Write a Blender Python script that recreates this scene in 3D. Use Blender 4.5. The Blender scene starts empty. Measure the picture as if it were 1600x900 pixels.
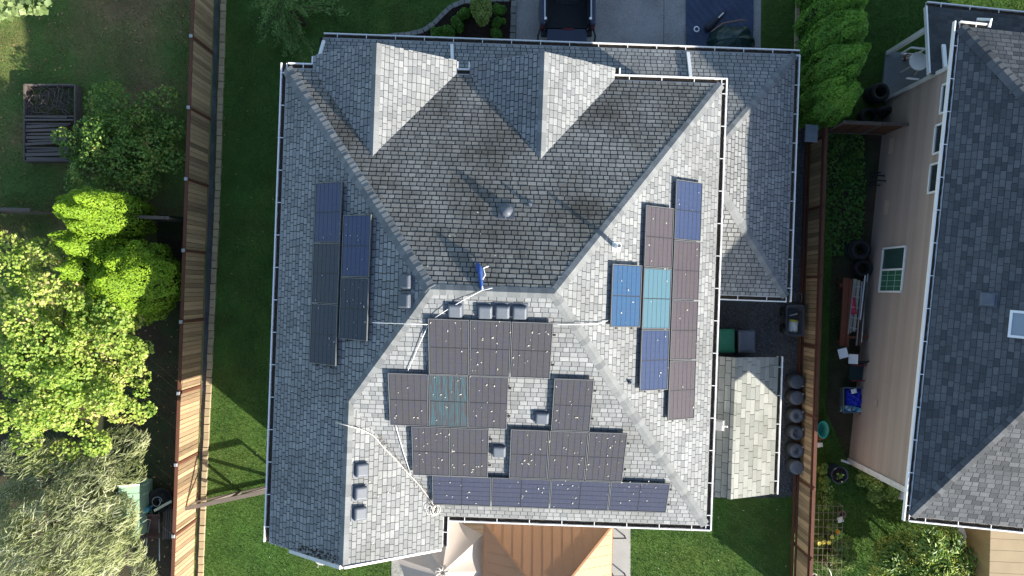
import bpy, math, random
import numpy as np
from mathutils import Vector, Matrix
random.seed(7); rng = np.random.default_rng(7)
V = Vector
sc = bpy.context.scene
col = sc.collection
# ------------------------------------------------------------------ camera, sky, sun, exposure
FPX, CAMH = 1250.0, 29.0            # focal length in photo pixels, drone height
cd = bpy.data.cameras.new('camera'); cam = bpy.data.objects.new('camera', cd); col.objects.link(cam)
cd.sensor_width = 36; cd.lens = 36*FPX/1600; cd.clip_end = 2000
cam.location = (0, 0, CAMH); sc.camera = cam
SUN_EL, SUN_AZ = math.radians(23.5), math.radians(129.2)          # azimuth clockwise from +Y
SUNV = V((math.sin(SUN_AZ)*math.cos(SUN_EL), math.cos(SUN_AZ)*math.cos(SUN_EL), math.sin(SUN_EL)))
w = bpy.data.worlds.new('World'); sc.world = w; w.use_nodes = True
nt = w.node_tree; bg = nt.nodes['Background']
sky = nt.nodes.new('ShaderNodeTexSky'); sky.sky_type = 'NISHITA'; sky.sun_disc = False
sky.sun_elevation = SUN_EL; sky.sun_rotation = SUN_AZ; sky.air_density = 1.0; sky.dust_density = 0.6; sky.ozone_density = 1.0
nt.links.new(sky.outputs[0], bg.inputs[0]); bg.inputs[1].default_value = 0.118
sd = bpy.data.lights.new('sun', 'SUN'); sun = bpy.data.objects.new('sun', sd); col.objects.link(sun)
sd.energy = 5.0; sd.angle = math.radians(0.6); sd.color = (1.0, 0.93, 0.82)
sun.rotation_euler = (-SUNV).to_track_quat('-Z', 'Y').to_euler(); sun.location = (20, -20, 40)
sc.view_settings.view_transform = 'Standard'; sc.view_settings.look = 'None'
sc.view_settings.exposure = 1.22; sc.view_settings.gamma = 1

# ------------------------------------------------------------------ helpers
def P(px, py, h=0.0):
    s = (CAMH-h)/FPX
    return V(((px-800)*s, (450-py)*s, h))
def PX(p):
    s = FPX/(CAMH-p[2]); return 800+p[0]*s, 450-p[1]*s
WM = {}
def wm(o): return WM.get(o.name, Matrix.Identity(4)) if o else Matrix.Identity(4)
def tag(o, label=None, cat=None, group=None, kind=None):
    if label: o['label'] = label
    if cat: o['category'] = cat
    if group: o['group'] = group
    if kind: o['kind'] = kind
    return o
def thing(name, loc, label, cat, group=None, rz=0.0):
    o = bpy.data.objects.new(name, None); col.objects.link(o)
    o.empty_display_size = .2
    o.matrix_basis = Matrix.Translation(V(loc)) @ Matrix.Rotation(rz, 4, 'Z')
    WM[o.name] = o.matrix_basis.copy()
    return tag(o, label, cat, group)
def inst(name, me, parent=None, local=None):
    """an object of shared mesh data placed in the parent's frame"""
    o = bpy.data.objects.new(name, me); col.objects.link(o)
    if parent: o.parent = parent
    L = local if local is not None else Matrix.Identity(4)
    o.matrix_basis = L; WM[o.name] = wm(parent) @ L
    return o
class MB:
    def __init__(s): s.v = []; s.f = []; s.m = []
    def add(s, vs, fs, mi=0):
        n = len(s.v); s.v += [tuple(p) for p in vs]
        for f in fs: s.f.append([i+n for i in f]); s.m.append(mi)
        return s
    def box(s, c, size, rz=0.0, mi=0, mat=None, taper=1.0):
        hx, hy, hz = size[0]/2, size[1]/2, size[2]/2
        pts = [V((x*(taper if z > 0 else 1), y*(taper if z > 0 else 1), z)) for z in (-hz, hz) for x, y in ((-hx,-hy),(hx,-hy),(hx,hy),(-hx,hy))]
        M = mat if mat is not None else Matrix.Translation(V(c)) @ Matrix.Rotation(rz, 4, 'Z')
        return s.add([M @ p for p in pts], [(3,2,1,0),(4,5,6,7),(0,1,5,4),(1,2,6,5),(2,3,7,6),(3,0,4,7)], mi)
    def bar(s, p0, p1, w, h, up=V((0,0,1)), mi=0):
        p0, p1 = V(p0), V(p1); d = (p1-p0); L = d.length; d.normalize()
        sd = d.cross(up)
        if sd.length < 1e-4: sd = d.cross(V((0,1,0)))
        sd.normalize(); u2 = sd.cross(d)
        pts = [p + sd*a*w/2 + u2*b*h/2 for p in (p0, p1) for a, b in ((-1,-1),(1,-1),(1,1),(-1,1))]
        return s.add(pts, [(0,1,2,3),(7,6,5,4),(4,5,1,0),(5,6,2,1),(6,7,3,2),(7,4,0,3)], mi)
    def tube(s, pts, r, n=8, mi=0, cap=True):
        pts = [V(p) for p in pts]; rs = r if isinstance(r, (list, tuple)) else [r]*len(pts)
        rings = []; prev = None
        for i, p in enumerate(pts):
            d = (pts[min(i+1, len(pts)-1)]-pts[max(i-1, 0)])
            if d.length < 1e-6: d = V((0,0,1))
            d.normalize()
            a = prev - d*prev.dot(d) if prev else (V((0,0,1)).cross(d) if abs(d.z) < .95 else V((1,0,0)).cross(d))
            if a.length < 1e-5: a = V((1,0,0)).cross(d)
            a.normalize(); prev = a; b = d.cross(a)
            rings.append([p + (a*math.cos(2*math.pi*k/n)+b*math.sin(2*math.pi*k/n))*rs[i] for k in range(n)])
        vs = [q for rg in rings for q in rg]
        fs = [(i*n+k, i*n+(k+1) % n, (i+1)*n+(k+1) % n, (i+1)*n+k) for i in range(len(pts)-1) for k in range(n)]
        if cap: fs += [tuple(range(n-1, -1, -1)), tuple((len(pts)-1)*n+k for k in range(n))]
        return s.add(vs, fs, mi)
    def lathe(s, c, prof, n=20, mi=0, sx=1, sy=1, rz=0):
        c = V(c); vs = []
        for r, z in prof:
            for k in range(n):
                a = 2*math.pi*k/n; x, y = r*math.cos(a)*sx, r*math.sin(a)*sy
                vs.append(c+V((x*math.cos(rz)-y*math.sin(rz), x*math.sin(rz)+y*math.cos(rz), z)))
        fs = [(i*n+k, i*n+(k+1) % n, (i+1)*n+(k+1) % n, (i+1)*n+k) for i in range(len(prof)-1) for k in range(n)]
        if prof[0][0] > 1e-4: fs.append(tuple(range(n-1, -1, -1)))
        if prof[-1][0] > 1e-4: fs.append(tuple((len(prof)-1)*n+k for k in range(n)))
        return s.add(vs, fs, mi)
    def prism(s, poly, z0, z1, mi=0):
        n = len(poly)
        a = sum(poly[i][0]*poly[(i+1) % n][1]-poly[(i+1) % n][0]*poly[i][1] for i in range(n))
        if a < 0: poly = poly[::-1]
        vs = [(p[0], p[1], z0) for p in poly]+[(p[0], p[1], z1) for p in poly]
        return s.add(vs, [tuple(range(n-1, -1, -1)), tuple(range(n, 2*n))]+[(i, (i+1) % n, n+(i+1) % n, n+i) for i in range(n)], mi)
    def slab(s, pts, d, mi=0):
        """planar polygon (ccw from outside) with thickness d (vector)"""
        n = len(pts); pts = [V(p) for p in pts]; d = V(d)
        return s.add(pts+[p+d for p in pts], [tuple(range(n)), tuple(range(2*n-1, n-1, -1))]+[(i, n+i, n+(i+1) % n, (i+1) % n) for i in range(n)], mi)
    def mesh(s, name, mats, smooth=False):
        me = bpy.data.meshes.new(name); me.from_pydata(s.v, [], s.f)
        for m in (mats if isinstance(mats, (list, tuple)) else [mats]): me.materials.append(m)
        me.polygons.foreach_set('material_index', s.m)
        if smooth: me.polygons.foreach_set('use_smooth', [True]*len(s.f))
        me.update(); return me
    def build(s, name, mats, parent=None, smooth=False, local=False, bevel=0):
        me = s.mesh(name, mats, smooth)
        o = inst(name, me, parent, None if local or not parent else wm(parent).inverted())
        if bevel:
            b = o.modifiers.new('bevel', 'BEVEL'); b.width = bevel; b.segments = 2; b.limit_method = 'ANGLE'
        return o
_c = {}
def cached(key, fn):
    if key not in _c: _c[key] = fn()
    return _c[key]

# ------------------------------------------------------------------ materials
def newmat(name):
    m = bpy.data.materials.new(name); m.use_nodes = True
    n = m.node_tree.nodes; b = n['Principled BSDF']; return m, n, m.node_tree.links, b
def lin(c): return tuple((x/12.92 if x <= .04045 else ((x+.055)/1.055)**2.4) for x in c)
def mat(name, c, rough=.75, var=.18, scale=6.0, fine=60.0, metal=0.0, bump=0.0, island=0.0, spec=.4, c2=None, stretch=None, trans=0.0, coat=0.0):
    """base colour with two octaves of tonal variation; island = per-piece variation; c2 = second colour in patches"""
    m, n, L, b = newmat(name)
    geo = n.new('ShaderNodeNewGeometry'); pos = geo.outputs['Position']
    if stretch:
        mp = n.new('ShaderNodeMapping'); mp.inputs['Scale'].default_value = stretch; L.new(pos, mp.inputs[0]); pos = mp.outputs[0]
    n1 = n.new('ShaderNodeTexNoise'); n1.inputs['Scale'].default_value = scale; n1.inputs['Detail'].default_value = 5; L.new(pos, n1.inputs['Vector'])
    n2 = n.new('ShaderNodeTexNoise'); n2.inputs['Scale'].default_value = fine; n2.inputs['Detail'].default_value = 2; L.new(pos, n2.inputs['Vector'])
    ad = n.new('ShaderNodeMath'); ad.operation = 'ADD'; L.new(n1.outputs[0], ad.inputs[0]); L.new(n2.outputs[0], ad.inputs[1])
    val = ad.outputs[0]; lo, hi = .6, 1.4
    if island:
        oi = n.new('ShaderNodeObjectInfo'); a2 = n.new('ShaderNodeMath'); L.new(geo.outputs['Random Per Island'], a2.inputs[0]); L.new(oi.outputs['Random'], a2.inputs[1])
        fr = n.new('ShaderNodeMath'); fr.operation = 'FRACT'; L.new(a2.outputs[0], fr.inputs[0])
        ml = n.new('ShaderNodeMath'); ml.operation = 'MULTIPLY_ADD'; L.new(fr.outputs[0], ml.inputs[0]); ml.inputs[1].default_value = island; L.new(val, ml.inputs[2])
        val = ml.outputs[0]; lo, hi = .6, 1.4+island
    mr = n.new('ShaderNodeMapRange'); L.new(val, mr.inputs[0])
    mr.inputs[1].default_value = lo; mr.inputs[2].default_value = hi; mr.inputs[3].default_value = 1-var; mr.inputs[4].default_value = 1+var
    base = None
    if c2:
        n3 = n.new('ShaderNodeTexNoise'); n3.inputs['Scale'].default_value = scale*.35; n3.inputs['Detail'].default_value = 6; L.new(pos, n3.inputs['Vector'])
        m3 = n.new('ShaderNodeMapRange'); m3.inputs[1].default_value = .42; m3.inputs[2].default_value = .62; L.new(n3.outputs[0], m3.inputs[0])
        mx = n.new('ShaderNodeMix'); mx.data_type = 'RGBA'; mx.inputs[6].default_value = (*c, 1); mx.inputs[7].default_value = (*c2, 1); L.new(m3.outputs[0], mx.inputs[0]); base = mx.outputs[2]
    vm = n.new('ShaderNodeVectorMath'); vm.operation = 'SCALE'
    if base: L.new(base, vm.inputs[0])
    else: vm.inputs[0].default_value = c
    L.new(mr.outputs[0], vm.inputs['Scale']); L.new(vm.outputs[0], b.inputs['Base Color'])
    b.inputs['Roughness'].default_value = rough; b.inputs['Metallic'].default_value = metal; b.inputs['Specular IOR Level'].default_value = spec
    if coat: b.inputs['Coat Weight'].default_value = coat; b.inputs['Coat Roughness'].default_value = .08
    if bump:
        bp = n.new('ShaderNodeBump'); bp.inputs['Strength'].default_value = bump; bp.inputs['Distance'].default_value = .02; L.new(n2.outputs[0], bp.inputs['Height']); L.new(bp.outputs[0], b.inputs['Normal'])
    return m
def leafmat(name, cols, rough=.55, trans=.25, patch=1.2):
    """foliage: per-leaf colour from a ramp, shifted by slow noise, some translucency"""
    m, n, L, b = newmat(name)
    geo = n.new('ShaderNodeNewGeometry')
    nz = n.new('ShaderNodeTexNoise'); nz.inputs['Scale'].default_value = patch; nz.inputs['Detail'].default_value = 3; L.new(geo.outputs['Position'], nz.inputs['Vector'])
    a = n.new('ShaderNodeMath'); a.operation = 'MULTIPLY_ADD'; L.new(geo.outputs['Random Per Island'], a.inputs[0]); a.inputs[1].default_value = .55
    s = n.new('ShaderNodeMapRange'); L.new(nz.outputs[0], s.inputs[0]); s.inputs[1].default_value = .3; s.inputs[2].default_value = .7; s.inputs[3].default_value = 0; s.inputs[4].default_value = .45
    L.new(s.outputs[0], a.inputs[2])
    r = n.new('ShaderNodeValToRGB'); L.new(a.outputs[0], r.inputs[0])
    el = r.color_ramp.elements
    el[0].position = cols[0][0]; el[0].color = (*cols[0][1], 1); el[1].position = cols[-1][0]; el[1].color = (*cols[-1][1], 1)
    for p, c in cols[1:-1]: e = el.new(p); e.color = (*c, 1)
    L.new(r.outputs[0], b.inputs['Base Color']); b.inputs['Roughness'].default_value = rough; b.inputs['Specular IOR Level'].default_value = .3
    if trans:
        t = n.new('ShaderNodeBsdfTranslucent'); L.new(r.outputs[0], t.inputs[0]); mx = n.new('ShaderNodeMixShader'); mx.inputs[0].default_value = trans
        L.new(b.outputs[0], mx.inputs[1]); L.new(t.outputs[0], mx.inputs[2]); L.new(mx.outputs[0], n['Material Output'].inputs[0])
    return m
def shinglemat(name, dark, light, stain=(.1,.1,.08), stain_amt=.35, stain_scale=.7):
    m, n, L, b = newmat(name)
    geo = n.new('ShaderNodeNewGeometry'); oi = n.new('ShaderNodeObjectInfo')
    a = n.new('ShaderNodeMath'); L.new(geo.outputs['Random Per Island'], a.inputs[0]); L.new(oi.outputs['Random'], a.inputs[1])
    fr = n.new('ShaderNodeMath'); fr.operation = 'FRACT'; L.new(a.outputs[0], fr.inputs[0])
    mx = n.new('ShaderNodeMix'); mx.data_type = 'RGBA'; L.new(fr.outputs[0], mx.inputs[0]); mx.inputs[6].default_value = (*dark, 1); mx.inputs[7].default_value = (*light, 1)
    g = n.new('ShaderNodeTexNoise'); g.inputs['Scale'].default_value = 55; g.inputs['Detail'].default_value = 4; g.inputs['Roughness'].default_value = .75; L.new(geo.outputs['Position'], g.inputs['Vector'])
    gm = n.new('ShaderNodeMapRange'); gm.inputs[1].default_value = .3; gm.inputs[2].default_value = .7; gm.inputs[3].default_value = .72; gm.inputs[4].default_value = 1.28; L.new(g.outputs[0], gm.inputs[0])
    vm = n.new('ShaderNodeVectorMath'); vm.operation = 'SCALE'; L.new(mx.outputs[2], vm.inputs[0]); L.new(gm.outputs[0], vm.inputs['Scale'])
    s = n.new('ShaderNodeTexNoise'); s.inputs['Scale'].default_value = stain_scale; s.inputs['Detail'].default_value = 7; s.inputs['Roughness'].default_value = .65; L.new(geo.outputs['Position'], s.inputs['Vector'])
    sm = n.new('ShaderNodeMapRange'); sm.inputs[1].default_value = .45; sm.inputs[2].default_value = .7; sm.inputs[3].default_value = 0; sm.inputs[4].default_value = stain_amt; L.new(s.outputs[0], sm.inputs[0])
    m2 = n.new('ShaderNodeMix'); m2.data_type = 'RGBA'; L.new(sm.outputs[0], m2.inputs[0]); L.new(vm.outputs[0], m2.inputs[6]); m2.inputs[7].default_value = (*stain, 1)
    L.new(m2.outputs[2], b.inputs['Base Color']); b.inputs['Roughness'].default_value = .93; b.inputs['Specular IOR Level'].default_value = .2
    bp = n.new('ShaderNodeBump'); bp.inputs['Strength'].default_value = .5; bp.inputs['Distance'].default_value = .006; L.new(g.outputs[0], bp.inputs['Height']); L.new(bp.outputs[0], b.inputs['Normal'])
    return m
def cellmat(name, c, streak, amt):
    """solar cells: dark glass with fine bus bars along the long side; tint and streaks paint in sky reflection and iridescence"""
    m, n, L, b = newmat(name)
    tc = n.new('ShaderNodeTexCoord'); sx = n.new('ShaderNodeSeparateXYZ'); L.new(tc.outputs['Object'], sx.inputs[0])
    geo = n.new('ShaderNodeNewGeometry')
    w1 = n.new('ShaderNodeMath'); w1.operation = 'PINGPONG'; L.new(sx.outputs[1], w1.inputs[0]); w1.inputs[1].default_value = .0175
    l1 = n.new('ShaderNodeMath'); l1.operation = 'LESS_THAN'; L.new(w1.outputs[0], l1.inputs[0]); l1.inputs[1].default_value = .0012
    w2 = n.new('ShaderNodeMath'); w2.operation = 'PINGPONG'; L.new(sx.outputs[0], w2.inputs[0]); w2.inputs[1].default_value = .066
    l2 = n.new('ShaderNodeMath'); l2.operation = 'LESS_THAN'; L.new(w2.outputs[0], l2.inputs[0]); l2.inputs[1].default_value = .0018
    mpg = n.new('ShaderNodeMapping'); mpg.inputs['Scale'].default_value = (2.5, 45, 1); L.new(tc.outputs['Object'], mpg.inputs[0]); oi = n.new('ShaderNodeObjectInfo'); va = n.new('ShaderNodeVectorMath'); L.new(mpg.outputs[0], va.inputs[0]); vs3 = n.new('ShaderNodeVectorMath'); vs3.operation = 'SCALE'; vs3.inputs[0].default_value = (37,91,13); L.new(oi.outputs['Random'], vs3.inputs['Scale']); L.new(vs3.outputs[0], va.inputs[1])
    nz = n.new('ShaderNodeTexNoise'); nz.inputs['Scale'].default_value = 1.0; nz.inputs['Detail'].default_value = 3; L.new(va.outputs[0], nz.inputs['Vector'])
    mr = n.new('ShaderNodeMapRange'); mr.inputs[1].default_value = .46; mr.inputs[2].default_value = .66; mr.inputs[4].default_value = amt; L.new(nz.outputs[0], mr.inputs[0])
    mx = n.new('ShaderNodeMix'); mx.data_type = 'RGBA'; L.new(mr.outputs[0], mx.inputs[0]); mx.inputs[6].default_value = (*c, 1); mx.inputs[7].default_value = (*streak, 1)
    ad = n.new('ShaderNodeMath'); ad.operation = 'MAXIMUM'; L.new(l1.outputs[0], ad.inputs[0]); L.new(l2.outputs[0], ad.inputs[1])
    mm = n.new('ShaderNodeMath'); mm.operation = 'MULTIPLY'; L.new(ad.outputs[0], mm.inputs[0]); mm.inputs[1].default_value = .2
    m2 = n.new('ShaderNodeMix'); m2.data_type = 'RGBA'; L.new(mm.outputs[0], m2.inputs[0]); L.new(mx.outputs[2], m2.inputs[6]); m2.inputs[7].default_value = (.16, .17, .2, 1)
    # dust film
    dz = n.new('ShaderNodeTexNoise'); dz.inputs['Scale'].default_value = 9; dz.inputs['Detail'].default_value = 8; L.new(geo.outputs['Position'], dz.inputs['Vector'])
    dr = n.new('ShaderNodeMapRange'); dr.inputs[1].default_value = .4; dr.inputs[2].default_value = .75; dr.inputs[4].default_value = .025; L.new(dz.outputs[0], dr.inputs[0])
    m3 = n.new('ShaderNodeMix'); m3.data_type = 'RGBA'; L.new(dr.outputs[0], m3.inputs[0]); L.new(m2.outputs[2], m3.inputs[6]); m3.inputs[7].default_value = (.3, .28, .25, 1)
    L.new(m3.outputs[2], b.inputs['Base Color']); b.inputs['Roughness'].default_value = .25; b.inputs['Specular IOR Level'].default_value = .22
    return m
def woodmat(name, c, dirv=(1,1,6), var=.3, island=.9, rough=.8):
    return mat(name, c, rough, var, 3.0, 25.0, island=island, stretch=dirv)
M = {}
M['white'] = mat('white_paint', (.78,.78,.77), .45, .08, 3, 30)
M['whitedirty'] = mat('dirty_white_paint', (.6,.59,.56), .6, .2, 4, 30)
M['siding'] = mat('house_siding', (.42,.42,.40), .7, .1, 3, 30)
M['beige'] = mat('beige_siding', (.35,.275,.225), .65, .17, 1.2, 40, island=1.3)
M['deck'] = mat('roof_underlay', (.02,.02,.02), .95, .3, 8)  # near black, so gaps between shingle rows draw their shadow lines
M['sh_clean'] = shinglemat('shingle_grey', (.185,.195,.20), (.295,.305,.305), (.12,.12,.11), .45, .6)
M['sh_north'] = shinglemat('shingle_weathered', (.18,.18,.17), (.285,.283,.262), (.07,.063,.05), .88, .42)
M['sh_cap'] = shinglemat('shingle_cap', (.145,.155,.16), (.23,.24,.24), (.12,.12,.11), .3)
M['sh_shed'] = shinglemat('shingle_shed', (.20,.21,.19), (.33,.335,.31), (.15,.15,.12), .4)
M['sh_dark'] = shinglemat('shingle_charcoal', (.055,.060,.066), (.125,.132,.138), (.06,.06,.06), .3)
M['litter'] = mat('gutter_litter', (.045,.035,.025), .95, .5, 14, 60)
M['black'] = mat('black_plastic', (.022,.023,.026), .5, .25, 8, 40)
M['rubber'] = mat('tyre_rubber', (.018,.018,.018), .8, .25, 8, 60)
M['alu'] = mat('panel_frame', (.16,.165,.17), .45, .1, metal=.3)
M['alusilver'] = mat('aluminium', (.5,.51,.52), .4, .15, metal=.7)
M['vent'] = mat('grey_vent_plastic', (.10,.115,.14), .5, .15, 6, 40)
M['steel'] = mat('galvanised_steel', (.45,.46,.47), .45, .15, metal=.5)
M['fence'] = woodmat('cedar_fence', (.37,.255,.15), (1,1,.10), .6, 1.6)
M['fencepost'] = woodmat('stained_post', (.12,.045,.025), (1,1,.2), .3, .4)
M['fencegrey'] = woodmat('weathered_fence', (.13,.105,.085), (1,1,.2), .35, .9)
M['fencered'] = woodmat('brown_fence', (.10,.04,.022), (1,1,.2), .35, .9)
M['timber'] = woodmat('weathered_timber', (.135,.11,.095), (.3,2,2), .4, 1.0)
M['redwood'] = woodmat('red_brown_lumber', (.16,.05,.025), (2,.3,2), .3, .7)
M['palewood'] = woodmat('pale_lumber', (.38,.35,.28), (2,.3,2), .3, .7)
M['decking'] = woodmat('deck_boards', (.12,.085,.055), (.3,2,2), .35, .8)
M['paver'] = mat('concrete_block', (.36,.29,.18), .9, .25, 5, 50, island=1.0)
M['kerbgrey'] = mat('grey_block', (.24,.235,.215), .9, .22, 5, 50, island=1.0)
M['concrete'] = mat('concrete', (.34,.335,.32), .9, .14, 2, 45)
M['aggregate'] = mat('exposed_aggregate', (.31,.295,.28), .9, .42, .8, 30, bump=.6)
M['gravel'] = mat('dark_gravel', (.07,.073,.078), .9, .6, 2, 28, bump=1.0)
M['mulch'] = mat('mulch', (.03,.018,.012), .95, .6, 4, 30, bump=1.0)
M['soil'] = mat('soil', (.055,.04,.024), .95, .5, 1.6, 22, bump=1.0, c2=(.035,.05,.018))
M['lawn'] = mat('lawn', (.05,.115,.018), .95, .5, 1.1, 24, bump=1.0, c2=(.075,.125,.022))
M['yard'] = mat('rough_lawn', (.10,.165,.035), .95, .45, .9, 22, bump=1.0, c2=(.23,.16,.075))
M['bark'] = mat('bark', (.09,.065,.045), .9, .4, 6, 30)
# ------------------------------------------------------------------ ground and surfaces
def sheet(name, pxpoly, z, m, world=False):
    mb = MB(); pts = [V((p[0], p[1], z)) if world else V((*P(*p)[:2], z)) for p in pxpoly]
    n = len(pts); a = sum(pts[i].x*pts[(i+1) % n].y-pts[(i+1) % n].x*pts[i].y for i in range(n))
    if a < 0: pts = pts[::-1]
    mb.add(pts, [tuple(range(n))]); return tag(mb.build(name, m), kind='structure')
sheet('ground', [(-300,-300),(300,-300),(300,300),(-300,300)], 0, M['lawn'], True)
sheet('neighbour_yard', [(-60,-60),(326+9,-60),(326,460),(300,1000),(-60,1000)], .004, M['yard'])
sheet('driveway', [(806,-500),(1192,-500),(1188,140),(806,140)], .012, M['aggregate'])
mb = MB()
for px in (1039,):
    a, b = P(px, -500, .0145), P(px-2, 140, .0145); mb.add([a+V((-.008,0,0)), b+V((-.008,0,0)), b+V((.008,0,0)), a+V((.008,0,0))], [(0,1,2,3)])
tag(mb.build('driveway_joint', M['deck']), kind='structure')
curve = [(500,59),(560,57),(610,56),(640,55),(662,49),(679,38),(692,24),(706,11),(726,3),(760,0),(803,1)]
sheet('mulch_bed', curve+[(803,100),(500,100)], .008, M['mulch'])
sheet('side_path', [(1240,90),(1262,205),(1259,450),(1246,775),(1195,778),(1100,778),(1060,450),(1160,90)], .010, M['gravel'])
sheet('patio', [(690,760),(985,760),(985,1000),(610,1000),(612,860)], .016, M['concrete'])
sheet('soil_strip', [(-20,490),(285,494),(268,1000),(-20,1000)], .008, M['soil'])
sheet('soil_bed', [(246,335),(294,340),(288,494),(246,494)], .012, M['soil'])
sheet('side_soil', [(1290,205),(1398,205),(1330,735),(1290,640),(1300,400)], .006, M['soil'])
sheet('fence_soil', [(338,-60),(345,-60),(312,1000),(303,1000)], .010, M['gravel'])
sheet('rear_paving', [(1470,800),(1700,800),(1700,1000),(1470,1000)], .010, M['gravel'])

def pip(poly, x, y):
    inside = np.zeros(x.shape, bool); n = len(poly)
    for i in range(n):
        x0, y0 = poly[i]; x1, y1 = poly[(i+1) % n]
        c = ((y0 > y) != (y1 > y)) & (x < (x1-x0)*(y-y0)/(y1-y0+1e-12)+x0); inside ^= c
    return inside
def scatter(polys_px, density, h=0.0):
    out = []
    for poly in polys_px:
        w_ = [tuple(P(px, py, h)[:2]) for px, py in poly]; xs, ys = [p[0] for p in w_], [p[1] for p in w_]
        n = int((max(xs)-min(xs))*(max(ys)-min(ys))*density)
        x = rng.uniform(min(xs), max(xs), n); y = rng.uniform(min(ys), max(ys), n); k = pip(w_, x, y)
        out.append(np.stack([x[k], y[k]], 1))
    return np.concatenate(out)
def tri_mesh(name, v, nper, faces_per, m, parent=None):
    """v: (N, nper, 3) pieces; faces_per: tuple lists in the piece"""
    N = v.shape[0]; me = bpy.data.meshes.new(name)
    fs = [list(f) for f in faces_per]; loops = np.concatenate([np.array(f) for f in fs]); tot = np.array([len(f) for f in fs])
    me.vertices.add(N*nper); me.vertices.foreach_set('co', v.reshape(-1).astype(np.float32))
    li = (loops[None, :]+(np.arange(N)*nper)[:, None]).reshape(-1); me.loops.add(li.size); me.loops.foreach_set('vertex_index', li.astype(np.int32))
    nt_ = np.tile(tot, N); st = np.concatenate([[0], np.cumsum(nt_)[:-1]])
    me.polygons.add(nt_.size); me.polygons.foreach_set('loop_start', st.astype(np.int32)); me.polygons.foreach_set('loop_total', nt_.astype(np.int32))
    me.materials.append(m); me.update(calc_edges=True); me.validate()
    return inst(name, me, parent, wm(parent).inverted() if parent else None)
def grass(name, polys, dens, hgt, wid, m, label):
    p = scatter(polys, dens); n = len(p); a = rng.uniform(0, 2*np.pi, n); ln = rng.uniform(.5, 1.2, n)*hgt; lean = rng.uniform(.2, 1.1, n)*hgt; la = rng.uniform(0, 2*np.pi, n)
    base = np.column_stack([p, np.zeros(n)]); d = np.column_stack([np.cos(a), np.sin(a), np.zeros(n)])*wid/2
    tip = base+np.column_stack([np.cos(la)*lean, np.sin(la)*lean, ln])
    v = np.stack([base-d, base+d, tip], 1)
    o = tri_mesh(name, v, 3, [(0,1,2)], m); tag(o, label, 'grass', kind='stuff')
GL = leafmat('grass_blades', [(0,(.03,.085,.012)),(.5,(.065,.15,.02)),(.85,(.12,.20,.03)),(1,(.22,.21,.07))], .6, .2, .9)
GY = leafmat('grass_blades_dry', [(0,(.055,.115,.02)),(.45,(.11,.19,.036)),(.7,(.22,.21,.07)),(1,(.33,.22,.10))], .6, .2, .55)
GD = leafmat('ground_cover', [(0,(.03,.09,.015)),(.5,(.07,.18,.025)),(1,(.14,.26,.05))], .5, .2, 1.5)
grass('lawn_grass', [[(349,-20),(715,-20),(706,9),(690,25),(676,38),(660,48),(640,53),(560,55),(480,60),(440,110),(420,700),(425,850),(640,880),(610,920),(313,920),(330,450)],
                     [(985,790),(1110,760),(1243,768),(1238,920),(985,920)], [(1192,-20),(1244,-20),(1242,90),(1188,90)]], 1300, .045, .016, GL, 'clipped green lawn around the solar panelled house')
grass('rough_grass', [[(-20,-20),(304,-20),(297,340),(240,340),(180,500),(-20,420)]], 900, .05, .018, GY, 'rough patchy green and brown grass of the left yard')
grass('yard_grass', [[(1290,-20),(1460,-20),(1460,70),(1390,160),(1330,190),(1300,190)], [(1460,-20),(1620,-20),(1620,30),(1460,15)], [(1288,395),(1310,400),(1308,560),(1290,660),(1320,690),(1420,790),(1500,810),(1480,920),(1270,920),(1280,600)]], 1100, .06, .02, GL, 'green grass of the narrow yard beside the beige house')
p = scatter([[(1286,200),(1345,205),(1350,300),(1345,395),(1300,400),(1287,400)]], 260); n = len(p)
a = rng.uniform(0, 2*np.pi, n); c0 = np.column_stack([p, rng.uniform(.03,.22,n)]); r_ = rng.uniform(.03,.07,n)
e1 = np.column_stack([np.cos(a), np.sin(a), rng.uniform(-.5,.5,n)])*r_[:,None]; e2 = np.column_stack([-np.sin(a), np.cos(a), rng.uniform(-.5,.5,n)])*r_[:,None]*.7
tag(tri_mesh('ground_cover', np.stack([c0-e1, c0-e2, c0+e1, c0+e2], 1), 4, [(0,1,2,3)], GD), 'leafy green ground cover between the right fence and beige wall', 'ground cover', kind='stuff')
# gravel stones and mulch chips
def pebbles(name, polys, dens, r, m, label, cat):
    p = scatter(polys, dens); n = len(p); s = rng.uniform(.5, 1.3, n)*r; a = rng.uniform(0, 6.28, n)
    c0 = np.column_stack([p, s*.3+.012]); X = np.column_stack([np.cos(a), np.sin(a), a*0])*s[:,None]; Y = np.column_stack([-np.sin(a), np.cos(a), a*0])*(s*rng.uniform(.5,.9,n))[:,None]; Z = np.column_stack([a*0, a*0, s*.7])
    v = np.stack([c0+X, c0+Y, c0-X, c0-Y, c0+Z], 1)
    tag(tri_mesh(name, v, 5, [(0,1,4),(1,2,4),(2,3,4),(3,0,4)], m), label, cat, kind='stuff')
MG = mat('gravel_stones', (.09,.094,.10), .85, .6, 3, 40, island=2.0)
MC = mat('mulch_chips', (.035,.022,.016), .95, .5, 3, 40, island=1.5)
pebbles('gravel_stones', [[(1232,195),(1262,205),(1259,450),(1246,775),(1210,778),(1112,556),(1110,455),(1225,455)]], 380, .035, MG, 'dark grey gravel of the path along the right fence', 'gravel')
pebbles('mulch_chips', [curve+[(803,75),(500,62)]], 500, .035, MC, 'dark bark mulch in the curved front bed', 'mulch')

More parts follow.
